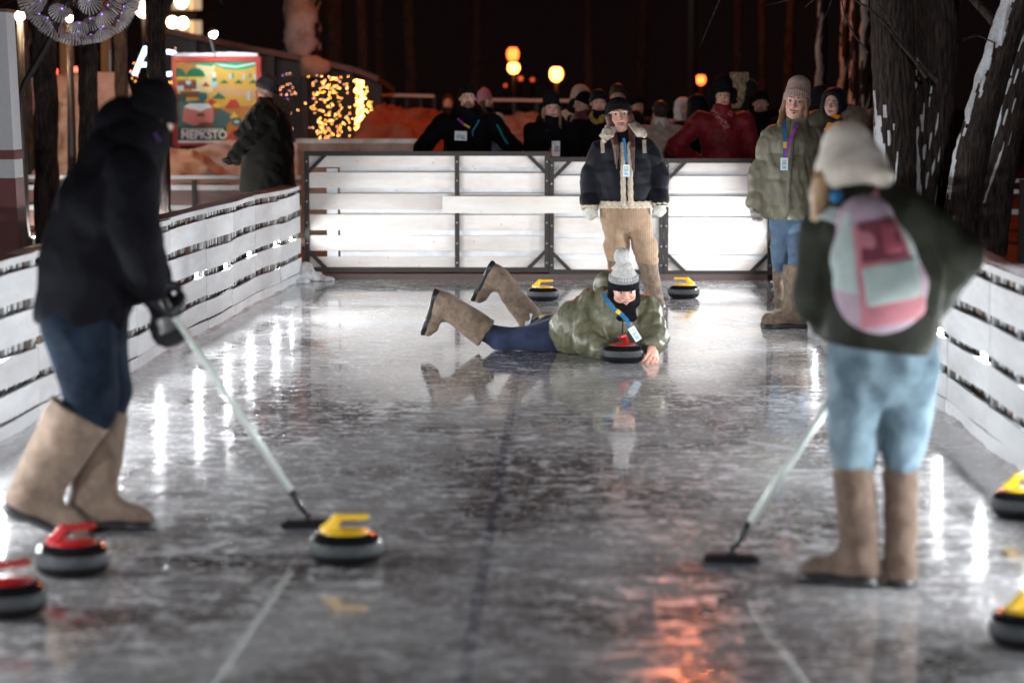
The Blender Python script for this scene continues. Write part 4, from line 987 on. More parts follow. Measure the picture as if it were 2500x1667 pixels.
# ================================================================== woman with backpack, seen from behind
def woman_backpack():
    Y0 = 8.3; p = px(Y0); S = sc(Y0); r = lambda v: v / S
    q = Person(p(2130, 1430)[0], Y0, 'person seen from behind in cream hat, dark green jacket and pink and mint backpack', 'people standing and playing on the rink')
    R = q.root
    Fh = Frame(p(2074, 420, .10), yaw=166, pitch=34, roll=10, scale=1.08)
    q.head(Fh, smile=.1, h=.005)
    J = dict(pel=p(2150, 850), chest=p(2140, 600), neck=p(2090, 478, .06), head=p(2074, 410, .08), side=(1, 0, 0),
             shL=p(2030, 575, .05), elL=p(2012, 720, .02), wrL=p(2045, 815, .26), shR=p(2215, 545, .03), elR=p(2326, 622, .02), wrR=p(2262, 745, .12),
             hipL=p(2095, 880), knL=p(2085, 1080, .03), anL=p(2078, 1380), toeL=p(2010, 1425, .15), hipR=p(2205, 880), knR=p(2198, 1090, .05), anR=p(2195, 1385), toeR=p(2198, 1420, .2))
    q.under(J); q.finish()
    T = [Prim(p(2155, 800), p(2158, 880), (.180, .15), (.180, .16), (1, 0, 0), .05),
         Prim(p(2095, 890), p(2086, 1010, .02), (r(69), .12), (r(62), .108), (1, 0, 0), .02), Prim(p(2086, 1010, .02), p(2084, 1110, .02), (r(62), .108), (r(50), .086), (1, 0, 0), .02),
         Prim(p(2222, 890), p(2212, 1010, .02), (r(67), .12), (r(58), .105), (1, 0, 0), .02), Prim(p(2212, 1010, .02), p(2202, 1118, .02), (r(58), .105), (r(44), .083), (1, 0, 0), .02)]
    blob('jeans', T, .0095, M['jeans_light'], R, disp=[fold(.008, 13, 23, (1.5, 1, .9)), fold(.007, 26, 18)])
    felt_boot(R, p(2083, 1145, .02), gr(2085, 1428), (-.75, .35, 0), rt=r(49), ra=.064, mat='felt_mid', size=1.0, open_top=False)
    felt_boot(R, p(2200, 1150, .02), gr(2198, 1425), (.12, 1, 0), rt=r(46), ra=.055, mat='felt_mid', size=.95, open_top=False)
    A = [Prim(p(2150, 790), p(2150, 690), (r(138), .20), (r(132), .21), (1, 0, 0), .05), Prim(p(2150, 690), p(2130, 560, .02), (r(132), .21), (r(115), .19), (1, 0, 0), .05), Prim(p(2130, 560, .02), p(2105, 480, .06), (r(120), .18), (.11, .12), (1, 0, 0), .06),
         Prim(J['shL'], J['elL'], .100, .090, None, .014), Prim(J['elL'], J['wrL'], .092, .066, None, .02), Prim(J['shR'], J['elR'], .105, .085, None, .02), Prim(J['elR'], J['wrR'], .088, .062, None, .014)]
    hem = p(2160, 850)
    jk = blob('jacket', A, .0105, M['darkgreen'], R, disp=[fold(.014, 9, 51), fold(.006, 24, 52)], gcuts=[(hem, norm((-.12, 0, -1)))])
    blob('collar', [Prim(p(2085, 488, .05), p(2084, 470, .07), (.125, .11), (.115, .105), (1, 0, 0), .02)], .009, M['navy'], jk, disp=fold(.005, 18, 2))
    blob('glove', hand_prims(dirframe(J['wrR'], (-.9, .1, -.3), (0, .2, 1), 1.0), curl=40, side=1, glove=.003), .006, M['black'], R)
    blob('glove', hand_prims(dirframe(J['wrL'], (.1, .7, -.5), (1, 0, 0), 1.0), curl=50, side=1, glove=.003), .006, M['black'], R)
    # hat with long ear flaps
    ht = blob('hat', [Fh.P((0, .012, .02), (0, .03, .070), (.098, .112), (.084, .096), k=0, end=1.0),
                      Fh.P((0, .05, -.01), (0, .085, -.065), (.095, .07), (.085, .055), k=.05),
                      Fh.P((-.05, .04, -.02), (-.105, .095, -.10), (.045, .04), (.035, .03), k=.05), Fh.P((.07, .0, 0), (.082, .01, -.07), (.03, .05), (.02, .04), k=.04),
                      Fh.P((-.07, .0, 0), (-.088, .03, -.08), (.03, .05), (.03, .04), k=.05)], .008, M['creamhat'], R, disp=fold(.006, 12, 14))
    blob('hair', [Prim(p(2014, 425, .05), p(2002, 470, .02), .032, .030, None, .02), Prim(p(2002, 470, .02), p(1985, 535, .0), .028, .006, None, .02), Prim(p(2000, 460, .0), p(1994, 540, -.02), .020, .006, None, .01), Prim(p(2005, 440, 0), p(2010, 500, 0), .03, .02, None, .02)], .007, M['hair_ginger'], R, disp=fold(.005, 50, 3, (1, 1, .15)))
    # backpack on her back (towards the camera), leaning with her
    bp = empty('backpack', tuple(p(2150, 830, -.3) * [1, 1, 0]), 'pink, mint and maroon backpack worn on the dark green jacket', 'backpack')
    T0 = [(p(2112, 545, -.21), p(2128, 620, -.24), (.095, .09), (.132, .10)), (p(2128, 620, -.24), p(2150, 705, -.25), (.132, .10), (.150, .11)), (p(2150, 705, -.25), p(2154, 740, -.25), (.150, .11), (.140, .10))]
    def hp(x1, y1, x2, y2, keep):          # half space bounded by the line through two points, keeping the side of the third
        a, b, c = p(x1, y1, -.3), p(x2, y2, -.3), p(keep[0], keep[1], -.3); n = norm(np.cross(b - a, (0, 1, 0)))
        if (c - a).dot(n) > 0: n = -n
        return (a, n)
    def panel(name, grow, mat, cuts, front=True, dsp=None):
        L = [Prim(a, b, (wa[0] + grow, wa[1] + grow), (wb[0] + grow, wb[1] + grow), (1, 0, 0), .03) for a, b, wa, wb in T0]
        if front: cuts = list(cuts) + [(p(2150, 700, -.25), (0, 1, 0))]
        return blob(name, L, .007, mat, bp, disp=dsp, gcuts=cuts)
    panel('shell', 0, M['lilac'], [], False, fold(.004, 12, 3))
    panel('side_panel', .004, M['mint'], [hp(2078, 500, 2098, 790, (2000, 600)), hp(2000, 700, 2300, 760, (2100, 500))])
    panel('side_panel', .004, M['mint'], [hp(2185, 500, 2250, 740, (2400, 600)), hp(2000, 650, 2300, 650, (2100, 500))])
    panel('pink_border', .008, M['pink'], [hp(2080, 560, 2100, 790, (2300, 600)), hp(2060, 812, 2280, 770, (2150, 500)), hp(2190, 520, 2262, 740, (2000, 600)), hp(2040, 560, 2300, 520, (2150, 800))])
    panel('upper_panel', .013, M['maroon'], [hp(2092, 560, 2104, 700, (2300, 600)), hp(2185, 545, 2230, 650, (2000, 600)), hp(2070, 648, 2270, 615, (2150, 500)), hp(2070, 548, 2230, 520, (2150, 800))], True, fold(.008, 16, 8))
    panel('upper_flap', .020, M['rose'], [hp(2150, 560, 2160, 640, (2300, 600)), hp(2180, 545, 2215, 640, (2000, 600)), hp(2090, 630, 2270, 600, (2150, 500)), hp(2070, 560, 2230, 540, (2150, 800))], True, fold(.006, 20, 6))
    panel('front_pocket', .017, M['mint'], [hp(2098, 640, 2112, 760, (2300, 700)), hp(2232, 620, 2250, 740, (2000, 700)), hp(2070, 656, 2270, 622, (2150, 800)), hp(2070, 752, 2290, 712, (2150, 500))], True, fold(.006, 14, 5))
    ribbon('shoulder_strap', [p(2095, 520, -.20), p(2130, 500, -.17), p(2160, 470, -.08), p(2175, 456, .0), p(2182, 470, .1)], .055, (.3, -.8, .6), M['pink'], bp, .012)
    ribbon('shoulder_strap', [p(2075, 545, -.22), p(2040, 525, -.16), p(2015, 520, -.08), p(2005, 530, .05)], .05, (-.3, -.8, .6), M['mint'], bp, .012)
    ribbon('grab_loop', [p(2095, 520, -.26), p(2108, 505, -.26), p(2128, 503, -.26), p(2140, 515, -.26)], .018, (0, -1, 0), M['lilac'], bp, .006)
    MB().ball(p(2042, 480, -.085), .024, 12, 8).mk('hair_tie', M['blue_strap'], R, True)
woman_backpack()
broom(px(8.55)(2040, 960, .1), gr(1786, 1345, .05), 'pale curling broom of the backpack wearer, its black head flat on the ice', (1, -.05, 0), .20)

# ================================================================== curling stones
M['granite'] = cloth('grey_granite', (.080, .085, .088), (.022, .024, .026), 150, .5, .0, 100, 0, spec=.12)
M['stone_black'] = plain('polished_black_granite', (.008, .008, .009), .14, spec=.3)
M['stone_under'] = plain('black_granite_underside', (.008, .008, .009), .45, spec=.12)
M['yellow'] = plain('yellow_plastic', (.80, .50, .015), .3, 0, .3); M['red'] = plain('red_plastic', (.40, .006, .008), .3, 0, .15)
def stone_proto(colour):
    o = empty('curling_stone', (0, 0, 0)); R_ = .1325; Hh = .112
    def se(z): # side profile, superellipse
        t = (z - Hh / 2) / (Hh / 2); return .083 + (R_ - .083) * max(0, 1 - abs(t) ** 2.6) ** .5
    def band(name, z0, z1, mat, n=6, cap0=False, cap1=False):
        pr = [(se(z0 + (z1 - z0) * i / n) + (.0012 if name == 'striking_band' else 0), z0 + (z1 - z0) * i / n) for i in range(n + 1)]
        if cap0: pr = [(0, z0), (.06, z0)] + pr
        if cap1: pr = pr + [(.07, z1 + .0), (.0, z1)]
        return MB().lathe((0, 0, 0), pr, 48).mk(name, mat, o, True, False)
    band('lower_body', .001, .043, M['stone_under'], 8, cap0=True); band('striking_band', .043, .080, M['granite'], 6); band('upper_body', .080, Hh, M['stone_black'], 8, cap1=True)
    cm = M[colour]
    MB().lathe((0, 0, 0), [(0, Hh - .004), (.084, Hh - .004), (.086, Hh + .001), (.080, Hh + .005), (.045, Hh + .010), (.0, Hh + .014)], 40).mk('cap', cm, o, True, False)
    L = [Prim((.062, 0, Hh + .002), (.045, 0, Hh + .030), (.034, .022), (.018, .017), (1, 0, 0), .012), Prim((.045, 0, Hh + .030), (.030, 0, Hh + .050), (.018, .016), (.015, .014), (1, 0, 0), .012), Prim((.030, 0, Hh + .052), (-.072, 0, Hh + .054), (.0115, .0135), (.0115, .0135), (0, 0, 1), .012)]
    v, f = sdf(L, .004); link('handle', mesh('handle', v, f, True), cm, o, False)
    return o
protos = {c: stone_proto(c) for c in ('yellow', 'red')}; used = set()
def stone(colour, x, y, rz, label, s=1.0):
    pr = protos[colour]
    if colour not in used: o = pr; used.add(colour)
    else:
        o = pr.copy(); COL.objects.link(o)
        for ch in pr.children:
            c = ch.copy(); COL.objects.link(c); c.parent = o; c.matrix_parent_inverse = Matrix.Identity(4)
    o.location = (x, y, 0.0); o.rotation_euler = (0, 0, math.radians(rz)); o.scale = (s, s, s)
    tag(o, label, 'curling stone', 'curling stones on the ice')
for ch in protos['yellow'].children + protos['red'].children: ch.matrix_parent_inverse = Matrix.Identity(4)
def st(colour, px_, py_, rz, label, s=1.0):
    g_ = gr(px_, py_); stone(colour, g_.x, g_.y, rz, label, s)
st('yellow', 845, 1372, 180, 'yellow-handled stone alone in the middle foreground, in front of a broom head')
st('red', 178, 1400, 200, 'red-handled stone at the feet of the person in black', 1.0)
st('red', 16, 1500, 205, 'red-handled stone cut off at the lower left edge of the photo', 1.0)
st('red', 1521, 884, 72, 'red-handled stone pushed by the person lying on the ice')
st('yellow', 1326, 734, 180, 'yellow-handled stone behind the raised boot, with snow on top')
st('yellow', 1669, 728, 0, 'yellow-handled stone standing by the barrier right of the navy jacket')
st('red', 1922, 733, 30, 'dark stone half hidden behind the boots of the olive jacket')
st('yellow', 2502, 1262, 180, 'yellow-handled stone cut off at the right edge, the farther one')
st('yellow', 2520, 1575, 200, 'yellow-handled stone cut off at the right edge, the nearer one')
gg = gr(1326, 734); MB().ball((gg.x - .05, gg.y - .06, .118), (.022, .018, .008), 10, 6).mk('snow_clump', M['snow'], None, True)
tag(bpy.data.objects['snow_clump'], 'small clump of snow on the stone behind the raised boot', 'snow')

# ================================================================== the people behind the barrier
G_CROWD = 'people standing behind the barrier'
def bystander(x, ytop, Y, label, yaw=0, coat='blackcoat', hat='beanie', hatmat='blackknit', legs='jeans_dark', hair=None, hairlen=.22, scarf=None, smile=.2, beard=None,
              wide=1.0, arms=('down', 'down'), size=1.0, pitch=0, roll=0, deep=1.0, hood=None, skin=SKIN_M, coatlen=.44, group=G_CROWD, pad=.03, hs=1.0, extra=None, lean=0.0, fine=False):
    p = px(Y); S = sc(Y); top = at(x, ytop, Y); h = top.z - pad; k = h / 1.75
    cx, cy = top.x, Y; a = math.radians(yaw)
    sv = V3((math.cos(a), math.sin(a), 0)); fv = V3((math.sin(a), -math.cos(a), 0))
    def L(s_, f_, z_): return V3((cx, cy, 0)) + sv * s_ * k + fv * (f_ * k + lean * max(0, z_ - .9) ) + V3((0, 0, z_ * h))
    q = Person(cx, cy, label, group, skin); R = q.root
    Fh = Frame(L(0, .02, .935), yaw=yaw, pitch=pitch, roll=roll, scale=.98 * k ** .5 * hs)
    q.head(Fh, smile=smile, h=.0045 if fine else .006, beard=beard, blush=.4)
    w = wide
    J = dict(pel=L(0, 0, .52), chest=L(0, 0, .72), neck=L(0, 0, .84), head=L(0, 0, .92), side=sv, hipL=L(-.09, 0, .5), hipR=L(.09, 0, .5), knL=L(-.10, .02, .28), knR=L(.10, .02, .28), anL=L(-.11, 0, .05), anR=L(.11, 0, .05), toeL=0, toeR=0)
    for i, q_ in enumerate('LR'):
        g_ = -1 if q_ == 'L' else 1; m = arms[i]
        J['sh' + q_] = L(g_ * .19 * w, 0, .80)
        if m == 'down': J['el' + q_] = L(g_ * .27 * w, 0, .63); J['wr' + q_] = L(g_ * .25 * w, .07, .49)
        elif m == 'hip': J['el' + q_] = L(g_ * .40 * w, -.04, .66); J['wr' + q_] = L(g_ * .22 * w, .14, .59)
        elif m == 'out': J['el' + q_] = L(g_ * .36 * w, .05, .66); J['wr' + q_] = L(g_ * .30 * w, .20, .60)
        elif m == 'front': J['el' + q_] = L(g_ * .27 * w, .04, .64); J['wr' + q_] = L(g_ * .06 * w, .26, .64)
        else: J['el' + q_] = L(*m[0]); J['wr' + q_] = L(*m[1])
    q.under(J)
    if extra: extra(q, J, L, Fh)
    q.finish(); v = 0.0105 if fine else .014
    blob('trousers', [Prim(L(-.09, 0, .50), J['knL'], .095, .075, None, .03), Prim(J['knL'], L(-.11, 0, .10), .075, .062, None, .02), Prim(L(.09, 0, .50), J['knR'], .095, .075, None, .03), Prim(J['knR'], L(.11, 0, .10), .075, .062, None, .02)], .015, M[legs], R, disp=fold(.006, 12, 3))
    for g_ in (-1, 1):
        blob('boot', [Prim(L(g_ * .11, -.02, .10), L(g_ * .11, -.02, .03), .062, .055, None, .02), Prim(L(g_ * .11, .0, .03), L(g_ * .12, .15, .028), .055, .045, None, .03)], .012, M['rubber'], R, gcuts=[((0, 0, 0.002), (0, 0, -1))])
    A = [Prim(L(0, 0, coatlen), L(0, 0, .60), (.19 * w, .155 * deep ** 1.2), (.185 * w, .15 * deep), sv, .04), Prim(L(0, 0, .60), L(0, 0, .74), (.185 * w, .15 * deep), (.19 * w, .14 * deep), sv, .04), Prim(L(-.13 * w, 0, .79), L(.13 * w, 0, .79), (.085, .10), (.085, .10), (0, 0, 1), .06),
         Prim(L(0, 0, .80), L(0, .02, .865), .11, .085, None, .05)]
    for q_ in 'LR': A += [Prim(J['sh' + q_], J['el' + q_], .088 * w ** .3, .078, None, .04, quilt=(.008, .11, .2)), Prim(J['el' + q_], J['wr' + q_], .078, .055, None, .03, quilt=(.008, .11, .2))]
    if hood: A += [Prim(L(-.07, -.07, .86), L(.07, -.07, .86), .075, .075, None, .05)]
    cz = L(0, 0, coatlen)[2]
    jk = blob('coat', A, v, M[coat], R, disp=[fold(.010, 12, int(x) % 40), fold(.004, 28, int(x) % 17)], gcuts=[((0, 0, cz), (0, 0, -1))])
    blob('gloves', hand_prims(dirframe(J['wrL'], J['wrL'] - J['elL'], fv, .95), curl=45, side=-1, glove=.004) , .008, M['black'], R) if 'L' not in getattr(q, 'bare', '') else None
    blob('gloves', hand_prims(dirframe(J['wrR'], J['wrR'] - J['elR'], fv, .95), curl=45, side=1, glove=.004), .008, M['black'], R) if 'R' not in getattr(q, 'bare', '') else None
    if hat == 'beanie': blob('beanie', beanie_prims(Fh, 1.02, .0, .10, .050, ribs=(.002, 30) if fine else None) + band_prims(Fh, .99, .10, .046, .045), .008, M[hatmat], R)
    elif hat == 'pointed': blob('beanie', beanie_prims(Fh, 1.02, .02, .10, .045, end=1.0) + [Fh.P((0, .02, .10), (.01, .03, .165), .055, .018, k=.04)], .008, M[hatmat], R)
    elif hat == 'ushanka': blob('fur_hat', [Fh.P((0, .01, .06), (0, .015, .12), (.105, .115), (.095, .105), k=0, cuts=[((0, -.09, .048), norm((0, -.05, -.2)))]), Fh.P((-.095, .01, .05), (-.105, .01, -.05), (.028, .05), (.022, .04), (0, 1, 0), .03), Fh.P((.095, .01, .05), (.105, .01, -.05), (.028, .05), (.022, .04), (0, 1, 0), .03)], .008, M[hatmat], R, disp=fold(.008, 50, 4))
    elif hat == 'hood': blob('hood', [Fh.P((0, .03, .0), (0, .03, .05), (.118, .13), (.112, .125), k=0), Fh.P((0, .04, -.06), (0, .03, -.13), (.115, .11), (.12, .12), k=.04), Fh.P((0, -.16, -.01), (0, -.06, -.005), (.074, .094), (.070, .09), k=.02, op='-')], .009, M[hatmat], jk, disp=fold(.006, 20, 4))
    elif hat == 'furhood':
        blob('hood', [Fh.P((0, .03, .0), (0, .03, .05), (.125, .13), (.12, .125), k=0), Fh.P((0, .04, -.06), (0, .03, -.13), (.115, .11), (.12, .12), k=.04), Fh.P((0, -.16, -.01), (0, -.05, -.005), (.078, .10), (.078, .10), k=.02, op='-')], .009, M[coat], jk)
        pts = [(math.sin(t) * .105, -.075 + .02 * math.cos(t), .01 + math.cos(t) * .130) for t in np.linspace(-2.6, 2.6, 12)]
        blob('fur_trim', [Fh.P(a_, b_, .040, .040, k=.02) for a_, b_ in zip(pts, pts[1:])], .009, M[hatmat], jk, disp=[fold(.014, 60, 9), fold(.008, 110, 3)])
    elif hat == 'hair': blob('hair', [Fh.P((0, .02, .03), (0, .03, .05), (.085, .100), (.083, .098), k=0, cuts=[((0, -.06, .05), norm((0, -.18, -.12)))])], .007, M[hatmat], R, disp=fold(.006, 60, 3))
    if hair:
        for g_ in (-1, 1): strands(Fh, g_, 5, M[hair], R, hairlen, spreadx=.014, start=(.064, -.01, .01), seed=int(x) % 9 + g_)
    if scarf: blob('scarf', [Prim(L(0, .01, .835), L(0, .02, .865), (.098, .10), (.088, .09), sv, .02)], .009, M[scarf], R, disp=fold(.010, 24, 5))
    return R, Fh, L, J, sv, fv

# 1 bearded man with the badge, teal piping on his sleeve
def b1():
    R, Fh, L, J, sv, fv = bystander(1141, 203, 23.7, 'bearded person in black coat and beanie with purple lanyard and white chest card', 6, wide=1.22, arms=('out', 'out'), beard=(.07, .045, .035, .85), pitch=-6, hood=True, fine=True)
    p = px(23.7 - .22)
    badge(R, p(1125, 332, -.04), .118, .090, (0, -1, 0), (0.03, 0, 1), 1)
    ribbon('lanyard', [p(1117, 290, .02), p(1128, 300, -.02), p(1133, 304, -.03)], .020, (0, -1, 0), M['purple_strap'], R)
    ribbon('lanyard_strap', [p(1133, 304, -.03), p(1147, 312, -.04)], .020, (0, -1, 0), M['yellow_strap'], R)
    ribbon('lanyard_strap', [p(1170, 293, .0), p(1162, 308, -.04), p(1154, 320, -.04), p(1154, 329, -.04)], .016, (0, -1, 0), M['blue_strap'], R)
    MB().ball(p(1154, 332, -.04), .008, 8, 6).mk('clip', M['steel_grey'], R, True)
    ribbon('sleeve_piping', [p(1213, 304, .10), p(1220, 318, .07), p(1228, 334, .05), p(1240, 352, .03)], .018, (.3, -1, 0), M['teal'], R)
b1()
bystander(1093, 228, 37, 'blurred reddish-faced person far behind the left shoulder of the bearded person with the chest card', 5, coat='brown_coat', hat='hair', hatmat='hair_brown', size=1)
bystander(1182, 221, 31, 'person in mauve knitted hat turned right, close beside the bearded person with chest card', 62, coat='blackcoat', hat='pointed', hatmat='pinkhat', hair='hair_brown')
bystander(1215, 276, 27, 'short person in cream hat peeking over the shoulder with teal piping', 30, coat='lavender', hat='beanie', hatmat='creamhat')
# 2 woman with the phone
def ex_phone(q, J, L, Fh):
    p = px(23.2)
    q.hand(dirframe(p(1341, 385, -.02), (.25, -.1, 1), (.9, .2, 0), .95), curl=52, spread=4, side=-1); q.bare = 'L'
def b2():
    R, Fh, L, J, sv, fv = bystander(1346, 230, 23.6, 'blonde person in black hat and coat holding up a white phone over the barrier', 8, hat='pointed', hair='hair_blond', hairlen=.30, smile=.8, skin=SKIN, hs=1.04, arms=(((-.20, .06, .62), (-.03, .30, .60)), 'down'), hood=True, roll=-3, fine=True, extra=ex_phone)
    p = px(23.2); o = empty('phone', tuple(p(1357, 366, -.08)), 'white phone with two camera eyes held up over the barrier', 'phone')
    m = MB(); a = p(1347.5, 382, -.08); b = p(1367, 345, -.08)
    MB().box(a[0], b[0], a[1], a[1] + .009, a[2], b[2]).mk('phone_case', M['card'], o)
    c = p(1352, 349, -.085); d = p(1355.5, 353, -.085); y0 = a[1] - .002
    for e in (c, d): MB().box(e[0] - .006, e[0] + .006, y0, a[1] - .0001, e[2] - .006, e[2] + .006).mk('camera_lens', M['black'], o)
    e = p(1359, 364, -.085); MB().box(e[0] - .022, e[0] + .022, y0 + .001, a[1] - .0001, e[2] - .030, e[2] + .030).mk('card_sleeve', M['card_dark'], o)
b2()
bystander(1404, 240, 27, 'person in dark beanie and mauve scarf turned away, right of the phone holder', 200, coat='blackcoat', hatmat='blackknit', scarf='pinkbeige')
bystander(1418, 210, 29.5, 'tall person in a pale beige hood left of the bearded person in mustard scarf', 150, coat='beige', hat='hood', hatmat='beige')
bystander(1428, 222, 25.2, 'person in dark hat and red-brown jacket turned left beside the mustard scarf', -70, coat='maroon', hatmat='blackknit')
bystander(1460, 217, 24.1, 'bearded person in navy beanie and mustard scarf', 10, coat='blackcoat', hatmat='navy', scarf='mustard', beard=(.10, .06, .04, .6), smile=.1, fine=True)
bystander(1613, 244, 25, 'person in a beige coat and thick cream scarf seen from behind', 200, coat='beige', hat='hair', hatmat='hair_brown', scarf='creamhat', coatlen=.30, wide=1.05)
bystander(1555, 232, 30, 'blurred person in dark jacket close behind the navy-jacketed person', 20, coat='navy', hatmat='blackknit')
bystander(1508, 203, 26.8, 'tall dark-hatted person close behind the black beanie of the navy jacket', 0, coat='brown_coat', hatmat='hair_brown', smile=.3)
bystander(1668, 241, 31, 'blurred person in white hood and lavender jacket left of the red jacket', 20, coat='lavender', hat='hood', hatmat='white_cloth')
bystander(1702, 233, 26.5, 'dark-haired person turned away just left of the red jacket', 190, coat='navy', hat='hood', hatmat='navy')
def ex_red(q, J, L, Fh):
    q.hand(dirframe(J['wrL'], J['wrL'] - J['elL'], (0, 0, -1), 1.0), curl=30, side=-1); q.bare = 'L'
def b3():
    R, Fh, L, J, sv, fv = bystander(1764, 199, 24.0, 'person in red puffer jacket and dark fur hat with one hand on the hip', 4, coat='redcoat', hat='ushanka', hatmat='blackknit', smile=.6, wide=1.12, arms=('hip', 'down'), skin=SKIN_M, fine=True, extra=ex_red)
    blob('scarf', [Prim(L(-.08, .04, .855), L(.07, .08, .84), .035, .03, None, .02), Prim(L(-.07, .08, .845), L(.02, .15, .775), .032, .034, None, .02), Prim(L(.02, .15, .775), L(.0, .17, .74), .034, .012, None, .02)], .007, M['scarf_rw'], R, disp=fold(.006, 30, 3))
m_, nt_, b_ = new_mat('red_white_scarf'); tc_ = N(nt_, 'ShaderNodeTexCoord'); ch_ = N(nt_, 'ShaderNodeTexVoronoi', i_Scale=55.0); rr_ = N(nt_, 'ShaderNodeValToRGB')
rr_.color_ramp.interpolation = 'CONSTANT'; rr_.color_ramp.elements[0].color = (.55, .42, .42, 1); rr_.color_ramp.elements[1].color = (.24, .015, .02, 1); rr_.color_ramp.elements[1].position = .33
nt_.links.new(tc_.outputs['Object'], ch_.inputs['Vector']); nt_.links.new(ch_.outputs['Distance'], rr_.inputs[0]); nt_.links.new(rr_.outputs[0], b_.inputs['Base Color']); b_.inputs['Roughness'].default_value = .9
M['scarf_rw'] = m_
b3()
bystander(1822, 196, 25.6, 'person in a hood with thick tawny fur trim, facing left beside the red jacket', -78, coat='brown_coat', hat='furhood', hatmat='furlight')
bystander(1857, 219, 25.0, 'smiling person with moustache in dark hat and black coat', 0, coat='blackcoat', hatmat='blackknit', smile=.9, beard=(.06, .035, .03, .7), skin=(.50, .29, .22), fine=True)
bystander(2004, 212, 23.2, 'person in a black hood right behind the shoulder of the olive jacket', 180, coat='blackcoat', hat='hood', hatmat='blackknit')
def b4():
    R, Fh, L, J, sv, fv = bystander(2036, 217, 21.4, 'person with round glasses, navy balaclava and orange jacket behind the cream hat', -24, coat='orange', hat='hood', hatmat='navy', smile=.6, skin=SKIN, fine=True, roll=4)
    for g_ in (-1, 1):
        pts = [Fh.p((g_ * .033 + .024 * math.cos(t), -.098 + .004 * abs(math.cos(t)), .008 + .020 * math.sin(t))) for t in np.linspace(0, 2 * math.pi, 17)]
        MB().tube(pts, .0014, 6, False).mk('glasses_rim', M['glass'], R, True)
        MB().tube([Fh.p((g_ * .057, -.096, .010)), Fh.p((g_ * .076, -.01, .012))], .0013, 6).mk('glasses_arm', M['glass'], R, True)
    MB().tube([Fh.p((-.009, -.100, .010)), Fh.p((.009, -.100, .010))], .0014, 6).mk('glasses_bridge', M['glass'], R, True)
    blob('fur_hood', [Prim(L(.10, -.02, .88), L(.22, .0, .86), .06, .05, None, .04), Prim(L(.02, -.12, .90), L(.20, -.10, .88), .08, .07, None, .04), Prim(L(.16, -.05, .88), L(.24, .0, .80), .065, .05, None, .04)], .009, M['fur'], R, disp=[fold(.012, 55, 9), fold(.006, 110, 3)])
b4()
bystander(2135, 268, 24.6, 'person in a beige coat between the cream hat and the first tree trunk', 160, coat='beige', hat='hood', hatmat='beige')

# walker on the left, side on
def walker():
    R, Fh, L, J, sv, fv = bystander(652, 184, 25.6, 'person in long dark coat and striped beanie walking left beside the poster', -82, coat='brown_coat', hat='none', smile=.0, arms=(((-.20, .02, .64), (-.20, .30, .54)), ((.2, .20, .66), (.2, .34, .57))), coatlen=.36, wide=1.25, deep=1.75, group='people standing behind the barrier', fine=True, pitch=6)
    m, nt, b = new_mat('striped_knit'); tc = N(nt, 'ShaderNodeTexCoord'); w = N(nt, 'ShaderNodeTexWave', i_Scale=14.0); w.bands_direction = 'X'
    nt.links.new(tc.outputs['Object'], w.inputs['Vector']); r = N(nt, 'ShaderNodeValToRGB'); r.color_ramp.elements[0].color = (.015, .015, .02, 1); r.color_ramp.elements[1].color = (.22, .20, .22, 1); r.color_ramp.elements[0].position = .5
    nt.links.new(w.outputs[0], r.inputs[0]); nt.links.new(r.outputs[0], b.inputs['Base Color']); b.inputs['Roughness'].default_value = .9
    blob('beanie', beanie_prims(Fh, 1.08, .01, .10, .040, ribs=(.003, 22), slouch=.03) , .006, m, R)
    blob('fur_hood', [Prim(L(-.02, -.08, .86), L(.04, -.14, .84), .085, .09, None, .05), Prim(L(0, -.15, .82), L(0, -.17, .74), .07, .05, None, .05)], .010, M['fur'], R, disp=[fold(.012, 50, 3)])
    ps = px(25.4)
    blob('shawl', [Prim(ps(645, 262), ps(610, 300, -.1), .08, .06, None, .05), Prim(ps(610, 300, -.1), ps(580, 332, -.12), (.06, .03), (.05, .02), None, .04)], .010, M['greyknit_dark'], R, disp=fold(.012, 24, 3))
M['greyknit_dark'] = cloth('charcoal_shawl', (.05, .045, .045), (.025, .022, .022), 20, .9, .5, 90)
walker()

# ================================================================== trees
def nz(x, s): return math.sin(x * 12.9898 + s * 78.233) * .5
def trunk_mesh(path, radii, seed, n=40, ridge=.012, seg=90):
    """fluted bark tube through the path"""
    path = [V3(q) for q in path]; m = len(path); rs = np.random.default_rng(seed); ph = rs.uniform(0, 6.28, 8)
    ts = np.linspace(0, m - 1, seg); v = []; info = []
    for t in ts:
        i = min(int(t), m - 2); u = t - i; a = path[max(i - 1, 0)]; b = path[i]; c = path[i + 1]; d = path[min(i + 2, m - 1)]
        P = .5 * ((2 * b) + (-a + c) * u + (2 * a - 5 * b + 4 * c - d) * u * u + (-a + 3 * b - 3 * c + d) * u ** 3); r = radii[i] + (radii[i + 1] - radii[i]) * u
        T_ = norm(c - b); s1 = norm(np.cross(T_, (0, 1, 0))); s2 = np.cross(T_, s1); z = P[2]
        for k in range(n):
            th = 2 * math.pi * k / n
            rr = r * (1 + .06 * math.sin(2 * th + ph[0] + z * .9) + .04 * math.sin(3 * th + ph[1] - z * 1.3)) + ridge * (abs(math.sin(th * 9 + ph[2] + 1.5 * math.sin(z * 5 + ph[3]) + .8 * math.sin(z * 13 + th * 3))) - .5) + ridge * .5 * math.sin(th * 23 + z * 9 + ph[4])
            v.append(P + (s1 * math.cos(th) + s2 * math.sin(th)) * rr); info.append((th, z, rr))
    f = []
    for i in range(seg - 1):
        for k in range(n): a = i * n + k; b = i * n + (k + 1) % n; f.append((a, b, b + n, a + n))
    return np.array(v), np.array(f), (ts, ph)
